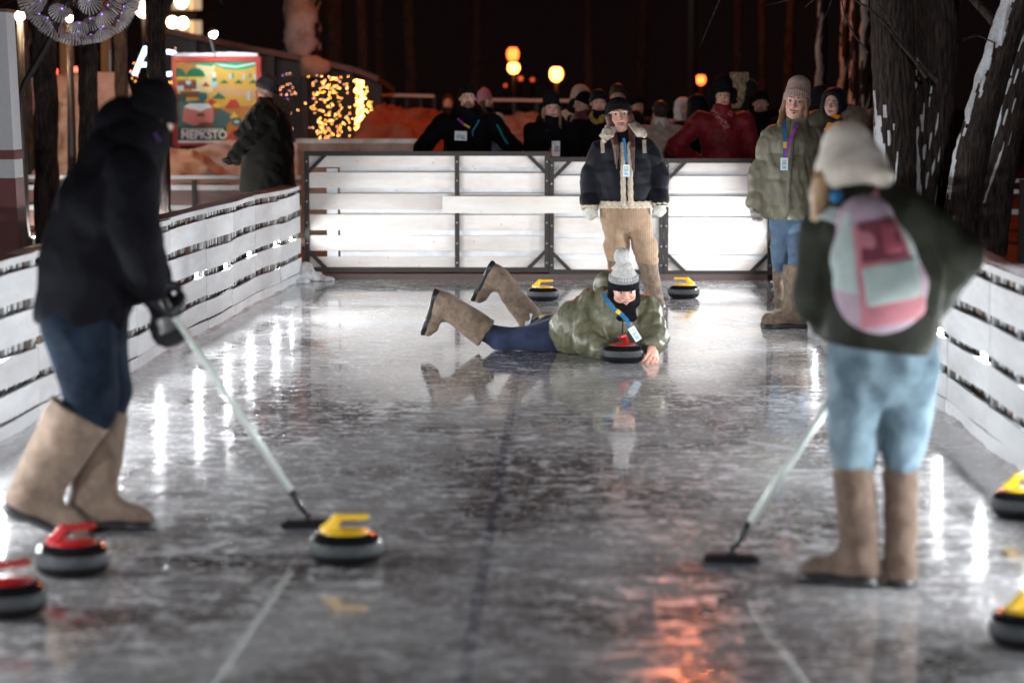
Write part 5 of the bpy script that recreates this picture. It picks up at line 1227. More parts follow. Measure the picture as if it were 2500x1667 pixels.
def twigs(base, direction, length, r0, depth, rs, out, droop=.0, spread=.6):
    pts = [V3(base)]; d = norm(direction); n = max(3, int(length / .25))
    for i in range(n):
        d = norm(d + rs.normal(size=3) * .16 + V3((0, 0, -droop * .1))); pts.append(pts[-1] + d * length / n)
    out.append((pts, [r0 * (1 - .75 * i / n) for i in range(n + 1)]))
    if depth > 0:
        for k in range(int(3 + 2 * rs.random())):
            i = int(rs.integers(1, n)); dd = norm(d + rs.normal(size=3) * spread); twigs(pts[i], dd, length * rs.uniform(.4, .65), r0 * .5, depth - 1, rs, out, droop, spread)
def tree(path, radii, label, seed, branches=(), snow=None, group='tree trunks around the rink', top=True, ridge=.012, n=40, seg=90, crown=7, cr_r=.05, bare=False):
    path = [V3(q) for q in path]; o = empty('tree', tuple(path[0] * [1, 1, 0]), label, 'tree', group); rs = np.random.default_rng(seed)
    v, f, inf = trunk_mesh(path, radii, seed, n, ridge, seg); t = link('trunk', mesh('trunk', v, f, True), M['bark'], o)
    out = []
    for b in branches: out.append(b)
    if crown:
        e = path[-1]; d0 = norm(path[-1] - path[-2])
        for k in range(crown): twigs(e - d0 * .3 * k, norm(d0 + rs.normal(size=3) * .5 + V3((0, 0, .9))), rs.uniform(1.5, 3.2), cr_r * rs.uniform(.6, 1), 2 if not bare else 1, rs, out, .1)
    if out:
        m = MB()
        for p_, r_ in out: m.tube(p_, r_, 5, False)
        tag(m.mk('branches', M['bark'], o, True), kind=None)
    if snow:
        # crust of driven snow: the same rings pushed out wherever the crust is thick enough
        side, zlo, zhi, amt, streak, thr = snow; w = v.copy(); ctr = v.reshape(seg, n, 3).mean(1); keep = np.zeros((seg, n), bool); V_ = v.reshape(seg, n, 3).copy()
        for i in range(seg):
            z = ctr[i][2]
            for k in range(n):
                dv = V_[i, k] - ctr[i]; ln = np.linalg.norm(dv); ang = math.atan2(dv[1], dv[0]); c_ = math.cos(ang - side)
                body = math.exp(-max(0, z - zhi) * 2.5 - max(0, zlo - z) * 9)
                th = amt * (c_ - thr + .22 * math.sin(z * 3.1 + seed) + .16 * math.sin(z * 11 + k * .9) + .1 * math.sin(z * 31 + k * 2.1)) * body
                st_ = streak * (c_ + .55) * body * (math.sin(k * 2.4 + 2 * math.sin(z * 4 + seed)) * math.sin(z * 13 + k * 1.7) - .52) if c_ > -.2 else -1
                q = max(th, st_)
                keep[i, k] = q > .0022; V_[i, k] = ctr[i] + dv / ln * (ln + min(q, .035))
        g_ = []
        for i in range(seg - 1):
            for k in range(n):
                k2 = (k + 1) % n
                if keep[i, k] or keep[i, k2] or keep[i + 1, k] or keep[i + 1, k2]: g_.append((i * n + k, i * n + k2, (i + 1) * n + k2, (i + 1) * n + k))
        if g_: tag(link('snow_crust', mesh('snow_crust', V_.reshape(-1, 3), np.array(g_), True), M['snow'], o), kind='stuff')
    return o
def tp(lst, Y): return [V3(at(x, y, Y)) for x, y in lst]
LFT = math.pi * 1.08   # snow was driven onto the side facing the rink and camera
def br(lst, Y, r0, dy=0):
    n = len(lst); return ([V3(at(x, y, Y + dy * i)) for i, (x, y) in enumerate(lst)], [r0 * (1 - .7 * i / (n - 1)) for i in range(n)])
Yt = 21.2
tree(tp([(2210, 780), (2190, 560), (2184, 330), (2178, 100), (2172, -160), (2150, -420)], Yt), [.23, .165, .163, .172, .165, .13], 'straight dark trunk, first of the big trees, snow low on its bark', 3,
     snow=(LFT, .55, .95, .030, .022, .92), n=72, seg=220, ridge=.014, branches=[br([(2262, 190), (2235, 150), (2200, 110), (2168, 65), (2120, 20), (2060, -15), (1990, -60)], Yt - .35, .020), br([(2190, 85), (2165, 40), (2130, -10), (2100, -60)], Yt - .4, .012), br([(2120, 130), (2085, 85), (2060, 30), (2050, -40)], Yt - .3, .010)])
tree(tp([(2270, 800), (2268, 560), (2276, 330), (2282, 100), (2288, -160), (2300, -420)], Yt + .3), [.27, .20, .185, .19, .185, .15], 'widest dark trunk with a ragged snow seam down its left edge', 5,
     snow=(LFT, .5, 1.3, .035, .024, .95), n=80, seg=240, ridge=.016, branches=[br([(2290, 200), (2262, 168), (2240, 140)], Yt - .2, .03), br([(2350, 100), (2380, 85), (2420, 100), (2428, 160), (2430, 235)], Yt + .2, .014)])
Yl = 20.2
tree(tp([(2335, 780), (2342, 540), (2372, 380), (2418, 215), (2462, 80), (2520, -90), (2620, -420)], Yl), [.20, .135, .145, .125, .11, .10, .08], 'leaning trunk near the right edge with a long white snow slab on its upper side', 7,
     snow=(math.pi * 1.05, 1.05, 3.0, .075, .0, .82), n=60, seg=200, branches=[br([(2405, 185), (2420, 175), (2428, 105), (2390, 88), (2350, 95)], Yl - .1, .014)])
tree(tp([(2400, 780), (2418, 600), (2438, 440), (2470, 270), (2505, 120), (2560, -60), (2660, -420)], Yl + .9), [.19, .15, .14, .12, .11, .10, .08], 'farther leaning trunk at the right edge, faintly dusted with snow', 9, snow=(math.pi * 1.0, .9, 2.2, .03, .02, .98), n=48, seg=140)
# background trees on the right, some snow plastered
k = 0
for (x, w, Y, sn, lb) in [(2003, 24, 33, 1, 'far trunk with a pale forked snow patch above the olive jacket'), (2050, 22, 35, 1, 'far snow-streaked trunk left of the first big tree'), (2082, 18, 38, 1, 'thin far trunk streaked white, nearly touching its neighbour'), (2108, 26, 31, 1, 'far snowy trunk beside the first big tree'),
                          (1915, 20, 40, 0, 'dim brown trunk above the pinkish beanie'), (1862, 16, 44, 0, 'dim thin trunk above the moustached person'), (1795, 20, 50, 0, 'barely visible trunk above the fur hood'), (1560, 24, 58, 0, 'barely visible trunk in the dark above the navy jacket'),
                          (1440, 20, 62, 0, 'barely visible trunk right of the round street lamp'), (1160, 26, 55, 0, 'barely visible trunk left of the stacked lamps'), (1010, 26, 48, 0, 'barely visible trunk above the orange mound'), (930, 22, 52, 0, 'barely visible trunk above the hut roof end')]:
    S = sc(Y); rr = w / 2 / S; b = at(x, 244.5 + 1.65 * S, Y); k += 1; j = ((k * 37) % 11 - 5) / 10
    tree([(b.x, Y, 0), (b.x + .1 * j, Y, 2), (b.x + .3 * j, Y, 4.5), (b.x + .9 * j, Y, 8)], [rr * 1.3, rr, rr * .9, rr * .5], lb, 20 + k, snow=(math.pi * 1.25, 1.6, 2.6, .06, .04, .85) if sn else None, n=16, seg=50, crown=6, cr_r=.05, bare=False, ridge=.02)

# trees on the left
for (pts, w, Y, lb, sd) in [([(112, 470), (112, 300), (108, 150), (100, 0), (90, -150)], 52, 24.5, 'thick black trunk below the left side of the flower sculpture', 31),
                            ([(216, 470), (217, 300), (214, 120), (206, -20), (190, -200)], 44, 24.0, 'black trunk directly below the flower sculpture, forking at its top', 32),
                            ([(392, 470), (388, 300), (382, 120), (378, -20), (372, -200)], 46, 25.0, 'black trunk left of the red-framed poster, passing before the glowing letters', 33),
                            ([(297, 430), (296, 200), (292, 60), (285, -150)], 28, 31, 'thinner dark trunk between the yellow post and the glowing letters', 34),
                            ([(70, 430), (72, 300), (60, 120), (50, -100)], 20, 33, 'thin dark trunk close to the white column', 35),
                            ([(735, 420), (740, 250), (738, 60), (733, -160)], 92, 46, 'huge trunk plastered with snow above the hut roof', 36),
                            ([(812, 420), (815, 200), (812, 0), (808, -160)], 40, 47, 'dark reddish trunk right of the huge snow-plastered trunk', 37),
                            ([(885, 420), (885, 200), (880, 0), (870, -160)], 26, 45, 'dim trunk beyond the right end of the hut roof', 38)]:
    S = sc(Y); P_ = tp(pts, Y); P_[0][2] = 0 if P_[0][2] < 1.2 else P_[0][2]; P_.insert(0, V3((P_[0][0], P_[0][1], -.02))) if P_[0][2] > .1 else None
    rr = w / 2 / S
    tree(P_, [rr * 1.1] + [rr] * (len(P_) - 1), lb, sd, snow=(math.pi * 1.45, 2.3, 6, .16, .05, .70) if sd == 36 else None, n=28, seg=90, crown=5, cr_r=.06, ridge=.015)

# ================================================================== left side: column, sculpture, poles, snow piles
Yc = 15.5; a = at(-75, 30, Yc); b = at(14, 30, Yc); c_ = at(44, 560, Yc)
o = empty('column', (a.x, Yc, 0), 'white boxed column at the left edge, reddish lower down, rising behind the side boards', 'column')
dx = (c_.x - b.x) / (c_.z - b.z); x1 = b.x + dx * (0 - b.z); x0 = x1 - .24; t1 = b.x; t0 = b.x - .24
def colbox(n, z0, z1, gx, mat):
    f0 = z0 / b.z; f1 = z1 / b.z
    return MB().hexa([(x0 + (t0 - x0) * f0 - gx, Yc - gx, z0), (x1 + (t1 - x1) * f0 + gx, Yc - gx, z0), (x1 + (t1 - x1) * f0 + gx, Yc + .24 + gx, z0), (x0 + (t0 - x0) * f0 - gx, Yc + .24 + gx, z0),
                      (x0 + (t0 - x0) * f1 - gx, Yc - gx, z1), (x1 + (t1 - x1) * f1 + gx, Yc - gx, z1), (x1 + (t1 - x1) * f1 + gx, Yc + .24 + gx, z1), (x0 + (t0 - x0) * f1 - gx, Yc + .24 + gx, z1)]).mk(n, mat, o)
colbox('shaft', .0, b.z, 0, M['column']) if 'column' in M else None
M['column'] = plain('grey_white_paint', (.50, .51, .53), .5); M['redpaint'] = plain('brown_red_gloss', (.17, .06, .055), .25)
colbox('shaft', 1.15, b.z, 0, M['column']); colbox('base', 0, 1.148, .002, M['redpaint']); colbox('base_band', 1.27, 1.33, .004, M['redpaint']); colbox('cap', b.z + .001, b.z + .02, .012, M['red_wood'])

# dandelion sculpture
Ys = 22; C = V3(at(196, -48, Ys)); RS = 150 / sc(Ys)
M['petal'] = plain('clear_plastic', (.75, .72, .72), .2, 0, .5); pb = M['petal'].node_tree.nodes['Principled BSDF']; pb.inputs['Transmission Weight'].default_value = .2; pb.inputs['IOR'].default_value = 1.2
M['led'] = emis('violet_led', (.45, .2, 1.0), 4)
o = empty('flower_sculpture', (C[0] - .9, Ys, 0), 'big dandelion sculpture of clear plastic florets with violet lights, hanging over the upper left', 'sculpture')
def floret():
    m = MB(); n = 20; pr = []
    for k in range(n):
        t = 2 * math.pi * k / n; w = 2 * math.pi / n * .26
        pts = [(.010, .0), (.045, .020), (.085, .050), (.098, .085)]
        for (r1, z1), (r2, z2) in zip(pts, pts[1:]):
            q = [(r1 * math.cos(t - w), r1 * math.sin(t - w), z1), (r1 * math.cos(t + w), r1 * math.sin(t + w), z1), (r2 * math.cos(t + w), r2 * math.sin(t + w), z2), (r2 * math.cos(t - w), r2 * math.sin(t - w), z2)]
            q2 = [(x * .985, y * .985, z + .003) for x, y, z in q]
            m.add(q + q2, [(0, 1, 2, 3), (7, 6, 5, 4), (0, 4, 5, 1), (2, 6, 7, 3), (1, 5, 6, 2), (3, 7, 4, 0)])
    return mesh('floret', m.v, m.f)
fm = floret(); fm.materials.append(M['petal']); lm = MB().ball((0, 0, .004), .007, 6, 4); lme = mesh('led', lm.v, lm.f, True); lme.materials.append(M['led'])
gold = math.pi * (3 - 5 ** .5); NF = 64
for i in range(NF):
    z = 1 - 2 * (i + .5) / NF; r_ = (1 - z * z) ** .5; d = V3((r_ * math.cos(gold * i), r_ * math.sin(gold * i), z)); pos = C + d * RS * .88
    Rq = Vector(d).to_track_quat('Z', 'Y'); sc_ = random.uniform(.9, 1.12)
    f_ = link('floret', fm, None, o, False); f_.matrix_basis = Matrix.Translation(Vector(pos) - o.location) @ Rq.to_matrix().to_4x4() @ Matrix.Scale(sc_, 4)
    l_ = link('led', lme, None, f_, False)
    MB().tube([C + d * .05, C + d * RS * .87], .004, 5).mk('stem', M['black'], o)
st_pts = [C, C + V3((-.20, 0, -.35)), V3(at(110, 120, Ys)), V3(at(62, 200, Ys)), V3(at(28, 290, Ys)), V3(at(5, 420, Ys)), V3(at(-10, 560, Ys))]; st_pts.append(V3((st_pts[-1][0] - .03, Ys, 0)))
MB().tube(st_pts, .030, 10).mk('main_stem', M['steel'], o, True)

M['yellowpost'] = mat_board('ochre_plank', (.42, .22, .05), (.22, .10, .03), (1, 1, .3))
for x, y0, Y, lb in ((158, 92, 36, 'ochre lit post behind the trunk, left one of the two'), (258, 100, 36, 'ochre lit post nearer the glowing letters')):
    p_ = at(x, y0, Y); w = 9.5 / sc(Y); o = MB(); o.box(p_.x - w, p_.x + w, Y - .08, Y + .08, 0, at(x, -60, Y).z)
    tag(o.mk('lamp_post', M['yellowpost']), lb, 'post')

def heap(px0, px1, pyt, Y, depth, label, mat='snow_dirty_lamp_tinted', seed=0, lobes=3, tops=None):
    a = at(px0, 400, Y).x; b = at(px1, 400, Y).x; r = np.random.default_rng(seed); L = []; w = b - a; lobes = len(tops) if tops else lobes
    for i in range(lobes):
        cx = a + w * (i + .5) / lobes; H = at(1250, (tops[i] if tops else pyt + r.uniform(0, 12)), Y).z; rx = w / lobes * .95; ry = depth * .5 * r.uniform(.8, 1.1)
        L.append(Prim((cx, Y + depth * .3, .0), (cx + .001, Y + depth * .3, H * .35), (rx, ry), (rx * .8, ry * .8), (1, 0, 0), .35, end=H * .65 / min(rx * .8, ry * .8)))
    o = blob('snow_pile', L, .05, M[mat], None, disp=[fold(.09, 2.2, seed), fold(.05, 6, seed + 1), fold(.025, 17, seed + 2)], gcuts=[((0, 0, -.05), (0, 0, -1))])
    tag(o, label, 'snow pile', 'snow heaps beyond the boards')
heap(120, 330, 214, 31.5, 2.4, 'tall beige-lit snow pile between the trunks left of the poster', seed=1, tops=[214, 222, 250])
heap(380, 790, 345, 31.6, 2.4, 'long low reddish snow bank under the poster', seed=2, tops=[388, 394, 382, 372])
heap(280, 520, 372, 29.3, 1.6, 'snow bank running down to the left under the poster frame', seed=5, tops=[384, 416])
heap(860, 1080, 280, 33, 3, 'rounded mound coloured as under orange lamplight, left of the bearded person with the chest card', seed=3, mat='lamp_tinted_mound', tops=[290, 298])
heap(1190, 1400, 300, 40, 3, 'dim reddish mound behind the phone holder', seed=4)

# snowy ledge wall
a = at(726, 340, 29); b = at(1042, 342, 29); o = empty('low_wall', ((a.x + b.x) / 2, 29, 0), 'low pinkish wall with a flat snowy top behind the left end panel', 'wall')
MB().box(a.x, b.x, 29, 29.3, 0, a.z - .05).mk('wall', M['snow_dirty_lamp_tinted'], o); MB().box(a.x - .02, b.x + .02, 28.97, 29.33, a.z - .05, a.z).mk('snow_top', M['snow'], o)

# second rink beyond the left boards: rails
def rail_fence(xa, xb, Y, ys, label, posts, y2=None):
    A = at(xa, ys[0][0], Y); B = at(xb, ys[0][0], Y); o = empty('rail_fence', ((A.x + B.x) / 2, Y, 0), label, 'fence', 'rails of the neighbouring rink')
    for y0, y1, mt in ys:
        z1 = at(1250, y0, Y).z; z0 = at(1250, y1, Y).z; dy = 0 if mt == 'board' else .02
        MB().box(A.x, B.x, Y - .02 + dy, Y + .01 + dy * 1.2, z0, z1).mk('rail' if mt == 'board' else 'panel_board', M[mt], o)
    for x in posts:
        q = at(x, 450, Y); MB().box(q.x - .025, q.x + .025, Y - .06, Y - .021, 0, at(1250, ys[1][0], Y).z).mk('post', M['steel'], o)
    return o
M['brownpanel'] = mat_board('brown_panel', (.30, .17, .14), (.18, .09, .07), (.4, 1, 1.5))
for x_, lb in ((-4.3, 'low floodlight behind the left boards aimed at the neighbouring rails, nearer one'), (-6.3, 'low floodlight behind the left boards aimed at the neighbouring rails, farther left')):
    o = empty('floodlight', (x_, 24.6, .3), lb, 'floodlight', 'low floodlights beside the neighbouring rink'); MB().box(x_ - .10, x_ + .10, 24.55, 24.598, .24, .36).mk('housing', M['black'], o)
    MB().add([(x_ + .09, 24.6, .25), (x_ - .09, 24.6, .25), (x_ - .09, 24.6, .35), (x_ + .09, 24.6, .35)], [(0, 1, 2, 3)]).mk('lens', emis('neighbour_flood_glass', (.93, .97, 1), 800), o); MB().box(x_ - .02, x_ + .02, 24.55, 24.598, -.02, .239).mk('stake', M['steel'], o)
rail_fence(48, 735, 27.5, [(429, 438, 'board'), (440, 447, 'brownpanel'), (453, 465, 'board'), (467, 499, 'brownpanel'), (502, 514, 'board'), (516, 552, 'brownpanel')], 'low white railed fence of the neighbouring rink behind the person in black', [146, 475, 640])
o = empty('rail_fence', (3.9, 24.5, 0), 'short white rails at the right edge behind the leaning trunks', 'fence', 'rails of the neighbouring rink')
for y0, y1 in ((437, 446), (463, 473), (511, 524)):
    A = at(2462, y0, 24.5); B = at(2640, y1, 24.5); MB().box(A.x, B.x, 24.48, 24.51, B.z, A.z).mk('rail', M['board'], o)
q = at(2494, 450, 24.5); MB().box(q.x - .03, q.x + .03, 24.43, 24.479, 0, at(1250, 437, 24.5).z).mk('post', M['steel'], o)
# neighbouring strip of ice and its floodlight, red-brown deck between the rinks
o = MB(); o.box(-9.5, -3.55, 12, 27.4, -.03, .004); tag(o.mk('deck', M['red_wood']), kind='structure')
o = MB(); o.box(-9.8, -2.2, 27.7, 30, -.03, .006); tag(o.mk('neighbouring_ice', M['snow']), kind='structure')
q = at(98, 545, 27.3); o = empty('floodlight', (q.x, 27.35, .1), 'floodlight glowing low on the neighbouring fence beside the white column', 'floodlight', 'low floodlights set into the rink boards')
MB().box(q.x - .12, q.x + .12, 27.30, 27.36, .02, .10).mk('housing', M['black'], o); MB().add([(q.x - .1, 27.30, .1015), (q.x + .1, 27.30, .1015), (q.x + .1, 27.36, .1015), (q.x - .1, 27.36, .1015)], [(0, 1, 2, 3)]).mk('lens', M['flood_soft'] if 'flood_soft' in M else emis('soft_floodlight_glass', (1, .97, .9), 90), o)

# ================================================================== poster in a red frame with a spotlight
Yp = 33.0
def pz(y): return at(1250, y, Yp).z
def pxx(x): return at(x, 250, Yp).x
o = empty('poster_stand', (pxx(529), Yp, 0), 'illustrated poster in a red frame with snow on top, lit by its own spotlight', 'poster')
M['redframe'] = plain('red_frame_paint', (.45, .015, .02), .35)
X0, X1, Z0, Z1 = pxx(421), pxx(638), pz(356), pz(139); fw = .062
MB().box(X0, X0 + fw, Yp - .05, Yp + .05, Z0, Z1).mk('frame_side', M['redframe'], o); MB().box(X1 - fw, X1, Yp - .05, Yp + .05, Z0, Z1).mk('frame_side', M['redframe'], o)
MB().box(X0 + fw, X1 - fw, Yp - .05, Yp + .05, Z1 - fw, Z1).mk('frame_top', M['redframe'], o); MB().box(X0 + fw, X1 - fw, Yp - .05, Yp + .05, Z0, Z0 + fw * .7).mk('frame_bottom', M['redframe'], o)
for xx in (X0 + .03, X1 - .09): MB().box(xx, xx + .06, Yp - .03, Yp + .03, 0, Z0).mk('leg', M['redframe'], o)
def pmat(n, c): return plain('print_' + n, c, .55)
PM = {k_: pmat(k_, c) for k_, c in dict(mustard=(.62, .36, .05), cream=(.72, .58, .30), orange=(.48, .19, .04), green=(.0, .14, .06), greend=(.0, .28, .13), mint=(.45, .72, .60), pink=(.58, .18, .16), white=(.75, .78, .80), teal=(.03, .12, .13), red=(.50, .03, .02), pale=(.40, .58, .72), brown=(.18, .05, .03), yellow=(.75, .50, .04), tan=(.60, .34, .15), dark=(.02, .05, .04)).items()}
bx0, bx1, bz0, bz1 = X0 + fw, X1 - fw, Z0 + fw * .7, Z1 - fw
MB().box(bx0, bx1, Yp - .02, Yp + .0, bz0, bz1).mk('sheet', PM['mustard'], o); lay = [0]
def shp(c, pts):       # flat print: points in 0..1 of the sheet, y down
    lay[0] += 1; y = Yp - .0205 - lay[0] * .00035
    v = [(bx0 + (bx1 - bx0) * a_, y, bz1 - (bz1 - bz0) * b_) for a_, b_ in pts]; MB().add(v, [tuple(range(len(v)))]).mk('print', PM[c], o)
def ell(c, cx, cy, rx, ry, a0=0, a1=360, n=20): shp(c, [(cx + rx * math.cos(math.radians(a0 + (a1 - a0) * i / n)), cy - ry * math.sin(math.radians(a0 + (a1 - a0) * i / n))) for i in range(n + (0 if a1 - a0 == 360 else 1))])
def rct(c, a_, b_, c2, d_): shp(c, [(a_, d_), (c2, d_), (c2, b_), (a_, b_)])
rct('orange', 0, .02, .27, .36); rct('cream', .25, .02, .48, .38); shp('tan', [(.45, .45), (1, .50), (1, .36), (.62, .30), (.45, .33)]); rct('orange', .28, .52, 1, .98); shp('mustard', [(.4, .58), (1, .54), (1, .44), (.45, .42)])
ell('green', .03, .19, .09, .11, 0, 180); ell('green', .24, .19, .12, .11, 0, 180); rct('yellow', 0, .19, .13, .22); rct('yellow', .14, .19, .34, .22)
shp('greend', [(.1, .015), (.45, .06), (.5, .015)]); shp('greend', [(.46, .02), (.52, .06), (.62, .095), (.75, .105), (.88, .09), (.995, .06), (.995, .005), (.46, .005)]); shp('mint', [(.47, .012), (.56, .06), (.75, .08), (.99, .035), (.99, .012), (.75, .055), (.56, .035)])
rct('brown', .02, .24, .25, .34); ell('pale', .15, .26, .035, .03); rct('pale', .01, .30, .09, .36); rct('white', .20, .345, .3, .36); rct('brown', .05, .37, .3, .44); shp('red', [(.32, .31), (.42, .31), (.37, .25)])
rct('white', .455, .14, .495, .22); rct('greend', .45, .20, .50, .25); rct('pale', .44, .25, .51, .31)
for cx in (.60, .78, .96): shp('green', [(cx - .06, .27), (cx + .06, .27), (cx, .225)])
for cx in (.66, .83, .97): rct('pale', cx, .16, cx + .03, .22)
for cx in (.70, .91): rct('greend', cx, .14, cx + .02, .2)
shp('green', [(.44, .46), (.62, .46), (.53, .38)]); rct('pale', .885, .37, .925, .48); ell('teal', .33, .43, .06, .05)
rct('dark', 0, .40, .12, .98); shp('teal', [(0, .97), (0, .50), (.3, .48), (.55, .58), (.72, .68), (.62, .78), (.62, .97)]); shp('red', [(.36, .56), (.42, .46), (.50, .50), (.54, .58)]); shp('red', [(.60, .57), (.80, .57), (.75, .47), (.68, .47)]); ell('brown', .47, .60, .05, .06)
shp('pink', [(.07, .74), (.09, .56), (.16, .52), (.40, .52), (.46, .58), (.46, .74), (.36, .79), (.2, .79)]); shp('white', [(.09, .56), (.16, .52), (.40, .52), (.45, .57), (.38, .58), (.30, .62), (.24, .60), (.16, .585)]); ell('brown', .30, .68, .055, .045, 0, 180); ell('brown', .36, .79, .10, .04)
ell('yellow', .50, .545, .05, .03); shp('yellow', [(.66, .70), (.72, .62), (.78, .70)]); ell('teal', .75, .74, .07, .05); ell('pale', .75, .745, .035, .02); shp('red', [(.6, .98), (.7, .84), (.98, .86), (.98, .98)])
rct('dark', 0, .81, .62, .98)
for i in range(22): rct('white', .06 + i * .024, .828, .06 + i * .024 + .015, .848)
def text3(body, x, z, size, Y, mat, parent, name='lettering', width=None):
    c = bpy.data.curves.new(name, 'FONT'); c.body = body; c.size = size; c.extrude = .0008; c.offset = .004; c.align_x = 'CENTER'; c.align_y = 'CENTER'
    t = bpy.data.objects.new(name, c); COL.objects.link(t); bpy.context.view_layer.update()
    dg = bpy.context.evaluated_depsgraph_get(); me = bpy.data.meshes.new_from_object(t.evaluated_get(dg)); bpy.data.objects.remove(t)
    vs = np.array([v_.co[:] for v_ in me.vertices]); w = vs[:, 0].max() - vs[:, 0].min(); s_ = (width / w) if width else 1
    for v_ in me.vertices: q = v_.co.copy(); v_.co = (x + q.x * s_, Y - q.z, z + q.y)
    me.materials.clear(); me.materials.append(mat); ob = link(name, me, None, parent); return ob
text3('MEPKSTO', bx0 + (bx1 - bx0) * .34, bz1 - (bz1 - bz0) * .91, .155, Yp - .048, PM['white'], o, width=.62)
MB().bar((bx0 + .02, Yp - .052, Z0 + fw * .85), (bx1 - .02, Yp - .052, Z0 + fw * .85), .012, .03).mk('bottom_snow', M['snow'], o)
blob('snow_cap', [Prim((X0 + .05, Yp, Z1 + .015), (pxx(520), Yp, Z1 + .018), (.05, .032), (.05, .036), (0, 1, 0), .01), Prim((pxx(537), Yp, Z1 + .022), (X1 - .06, Yp, Z1 + .016), (.055, .045), (.05, .034), (0, 1, 0), .01)], .008, M['snow'], o, disp=fold(.006, 14, 3), gcuts=[((0, 0, Z1 + .001), (0, 0, -1))])
# spotlight on a bent arm
s0 = V3((pxx(527), Yp, Z1)); s1 = V3((pxx(518), Yp - .05, pz(100))); s2 = V3((pxx(520), Yp - .35, pz(84))); s3 = V3((pxx(534), Yp - .55, pz(82)))
MB().tube([s0, s1, s2, s3], .016, 8).mk('lamp_arm', M['steel_grey'], o, True); MB().ball(s0 + V3((0, 0, .03)), .045, 10, 6).mk('clamp', M['steel_grey'], o, True)
MB().tube([s3 + V3((0, .0, .05)), s3 + V3((.02, -.01, -.005))], [.03, .07], 14).mk('lamp_shade', M['steel_grey'], o, True)
MB().ball(s3 + V3((.02, -.01, -.02)), .048, 12, 8).mk('bulb', emis('spotlight_bulb', (.80, .95, 1.0), 520), o, True)

# glowing shop letters, dark hut with light curtains
MB_ = emis('letter_glow', (.55, .85, 1.0), 5)
for ch, x, y, s_, lb in (('A', 356, 153, .62, 'glowing bluish white letter A left of the poster'), ('O', 410, 158, .56, 'glowing bluish white round letter half hidden by the trunk')):
    Yq = 37.4; q = at(x, y, Yq); e = empty('glowing_letter', (q.x, Yq, 0), lb, 'sign', 'glowing letters of a shop sign')
    text3(ch, q.x, q.z, s_, Yq, MB_, e)
def roofy(x): return at(1250, np.interp(x, [380, 571, 700, 800, 880, 925], [60, 104, 128, 146, 168, 186]), 38).z
Yh = 38; o = empty('hut', (at(640, 250, Yh).x, Yh, 0), 'dark timber hut with a long sloping snowy eave and curtains of fairy lights', 'building')
M['darkwood'] = mat_board('dark_wall', (.045, .030, .026), (.02, .014, .012), (1, 1, .3)); M['roofm'] = mat_board('red_roof_edge', (.16, .07, .055), (.08, .04, .03), (.3, 1, 1))
xs_ = [380, 500, 620, 740, 860, 925]
for i in range(len(xs_) - 1):
    A = at(xs_[i], 200, Yh).x; B = at(xs_[i + 1], 200, Yh).x; za, zb = roofy(xs_[i]), roofy(xs_[i + 1])
    MB().hexa([(A, Yh + .5, 0), (B - .004, Yh + .5, 0), (B - .004, Yh + .6, 0), (A, Yh + .6, 0), (A, Yh + .5, za - .1), (B - .004, Yh + .5, zb - .1), (B - .004, Yh + .6, zb - .1), (A, Yh + .6, za - .1)]).mk('wall_panel', M['darkwood'], o)
    MB().hexa([(A, Yh - .1, za - .09), (B - .004, Yh - .1, zb - .09), (B - .004, Yh + 3.5, zb - .25), (A, Yh + 3.5, za - .25), (A, Yh - .1, za), (B - .004, Yh - .1, zb), (B - .004, Yh + 3.5, zb - .16), (A, Yh + 3.5, za - .16)]).mk('roof_panel', M['roofm'], o)
for xa in (470, 660, 742, 852):
    A = at(xa, 200, Yh).x; MB().box(A - .06, A + .06, Yh + .05, Yh + .17, 0, roofy(xa) - .1).mk('pillar', M['darkwood'], o)
blob('roof_snow', [Prim(at(745, 160, Yh - .15), at(770, 162, Yh - .15), (.16, .07), (.16, .07), (1, 0, 0), .05), Prim(at(770, 160, Yh - .15), at(800, 163, Yh - .15), (.14, .06), (.08, .04), (1, 0, 0), .05)], .03, M['snow_dirty_lamp_tinted'], o, disp=fold(.03, 5, 3))
FL_ = {k_: emis('bulb_' + k_, c, s_) for k_, (c, s_) in dict(amber=((1, .38, .06), 17), pink=((1, .42, .30), 9), violet=((.45, .25, 1), 6), white=((1, .48, .13), 24)).items()}
def curtain(x0, x1, y0, y1, Y, n, kinds, label, seed, rad=.0062):
    r = np.random.default_rng(seed); q = at((x0 + x1) / 2, y1, Y); e = empty('light_curtain', (q.x, Y, q.z), label, 'fairy lights', 'fairy light curtains')
    mbs = {}; wires = MB(); xsn = max(2, int((x1 - x0) / 9)); cols_ = r.uniform(x0, x1, xsn)
    for cx in cols_: wires.tube([at(cx, y0, Y), at(cx, y1, Y)], .003, 4)
    wires.mk('wires', M['black'], e)
    for i in range(n):
        k_ = r.choice(kinds); cx = r.uniform(x0, x1) * .45 + .55 * r.choice(cols_); mbs.setdefault(k_, MB()).ball(at(cx, r.uniform(y0, y1), Y - .01), rad, 6, 4)
    for k_, m in mbs.items(): tag(m.mk('bulbs', FL_[k_], e), kind='stuff')
curtain(742, 866, 184, 338, 36, 170, ['amber', 'amber', 'amber', 'pink', 'white'], 'sparse curtain of amber fairy lights on the hut front', 1)
curtain(862, 906, 196, 340, 35.5, 190, ['white', 'white', 'amber'], 'dense bright column of warm fairy lights at the right end of the hut', 2, .0085)
curtain(896, 918, 240, 340, 35.7, 24, ['amber'], 'loose amber bulbs right of the bright light column', 3)
curtain(664, 736, 170, 330, 37, 34, ['violet', 'pink', 'pink', 'amber'], 'dim violet and pink fairy lights between the walker and the amber curtain', 4, .006)
curtain(312, 352, 120, 200, 38, 14, ['amber', 'amber', 'pink', 'violet'], 'few amber fairy lights left of the glowing letters', 5)
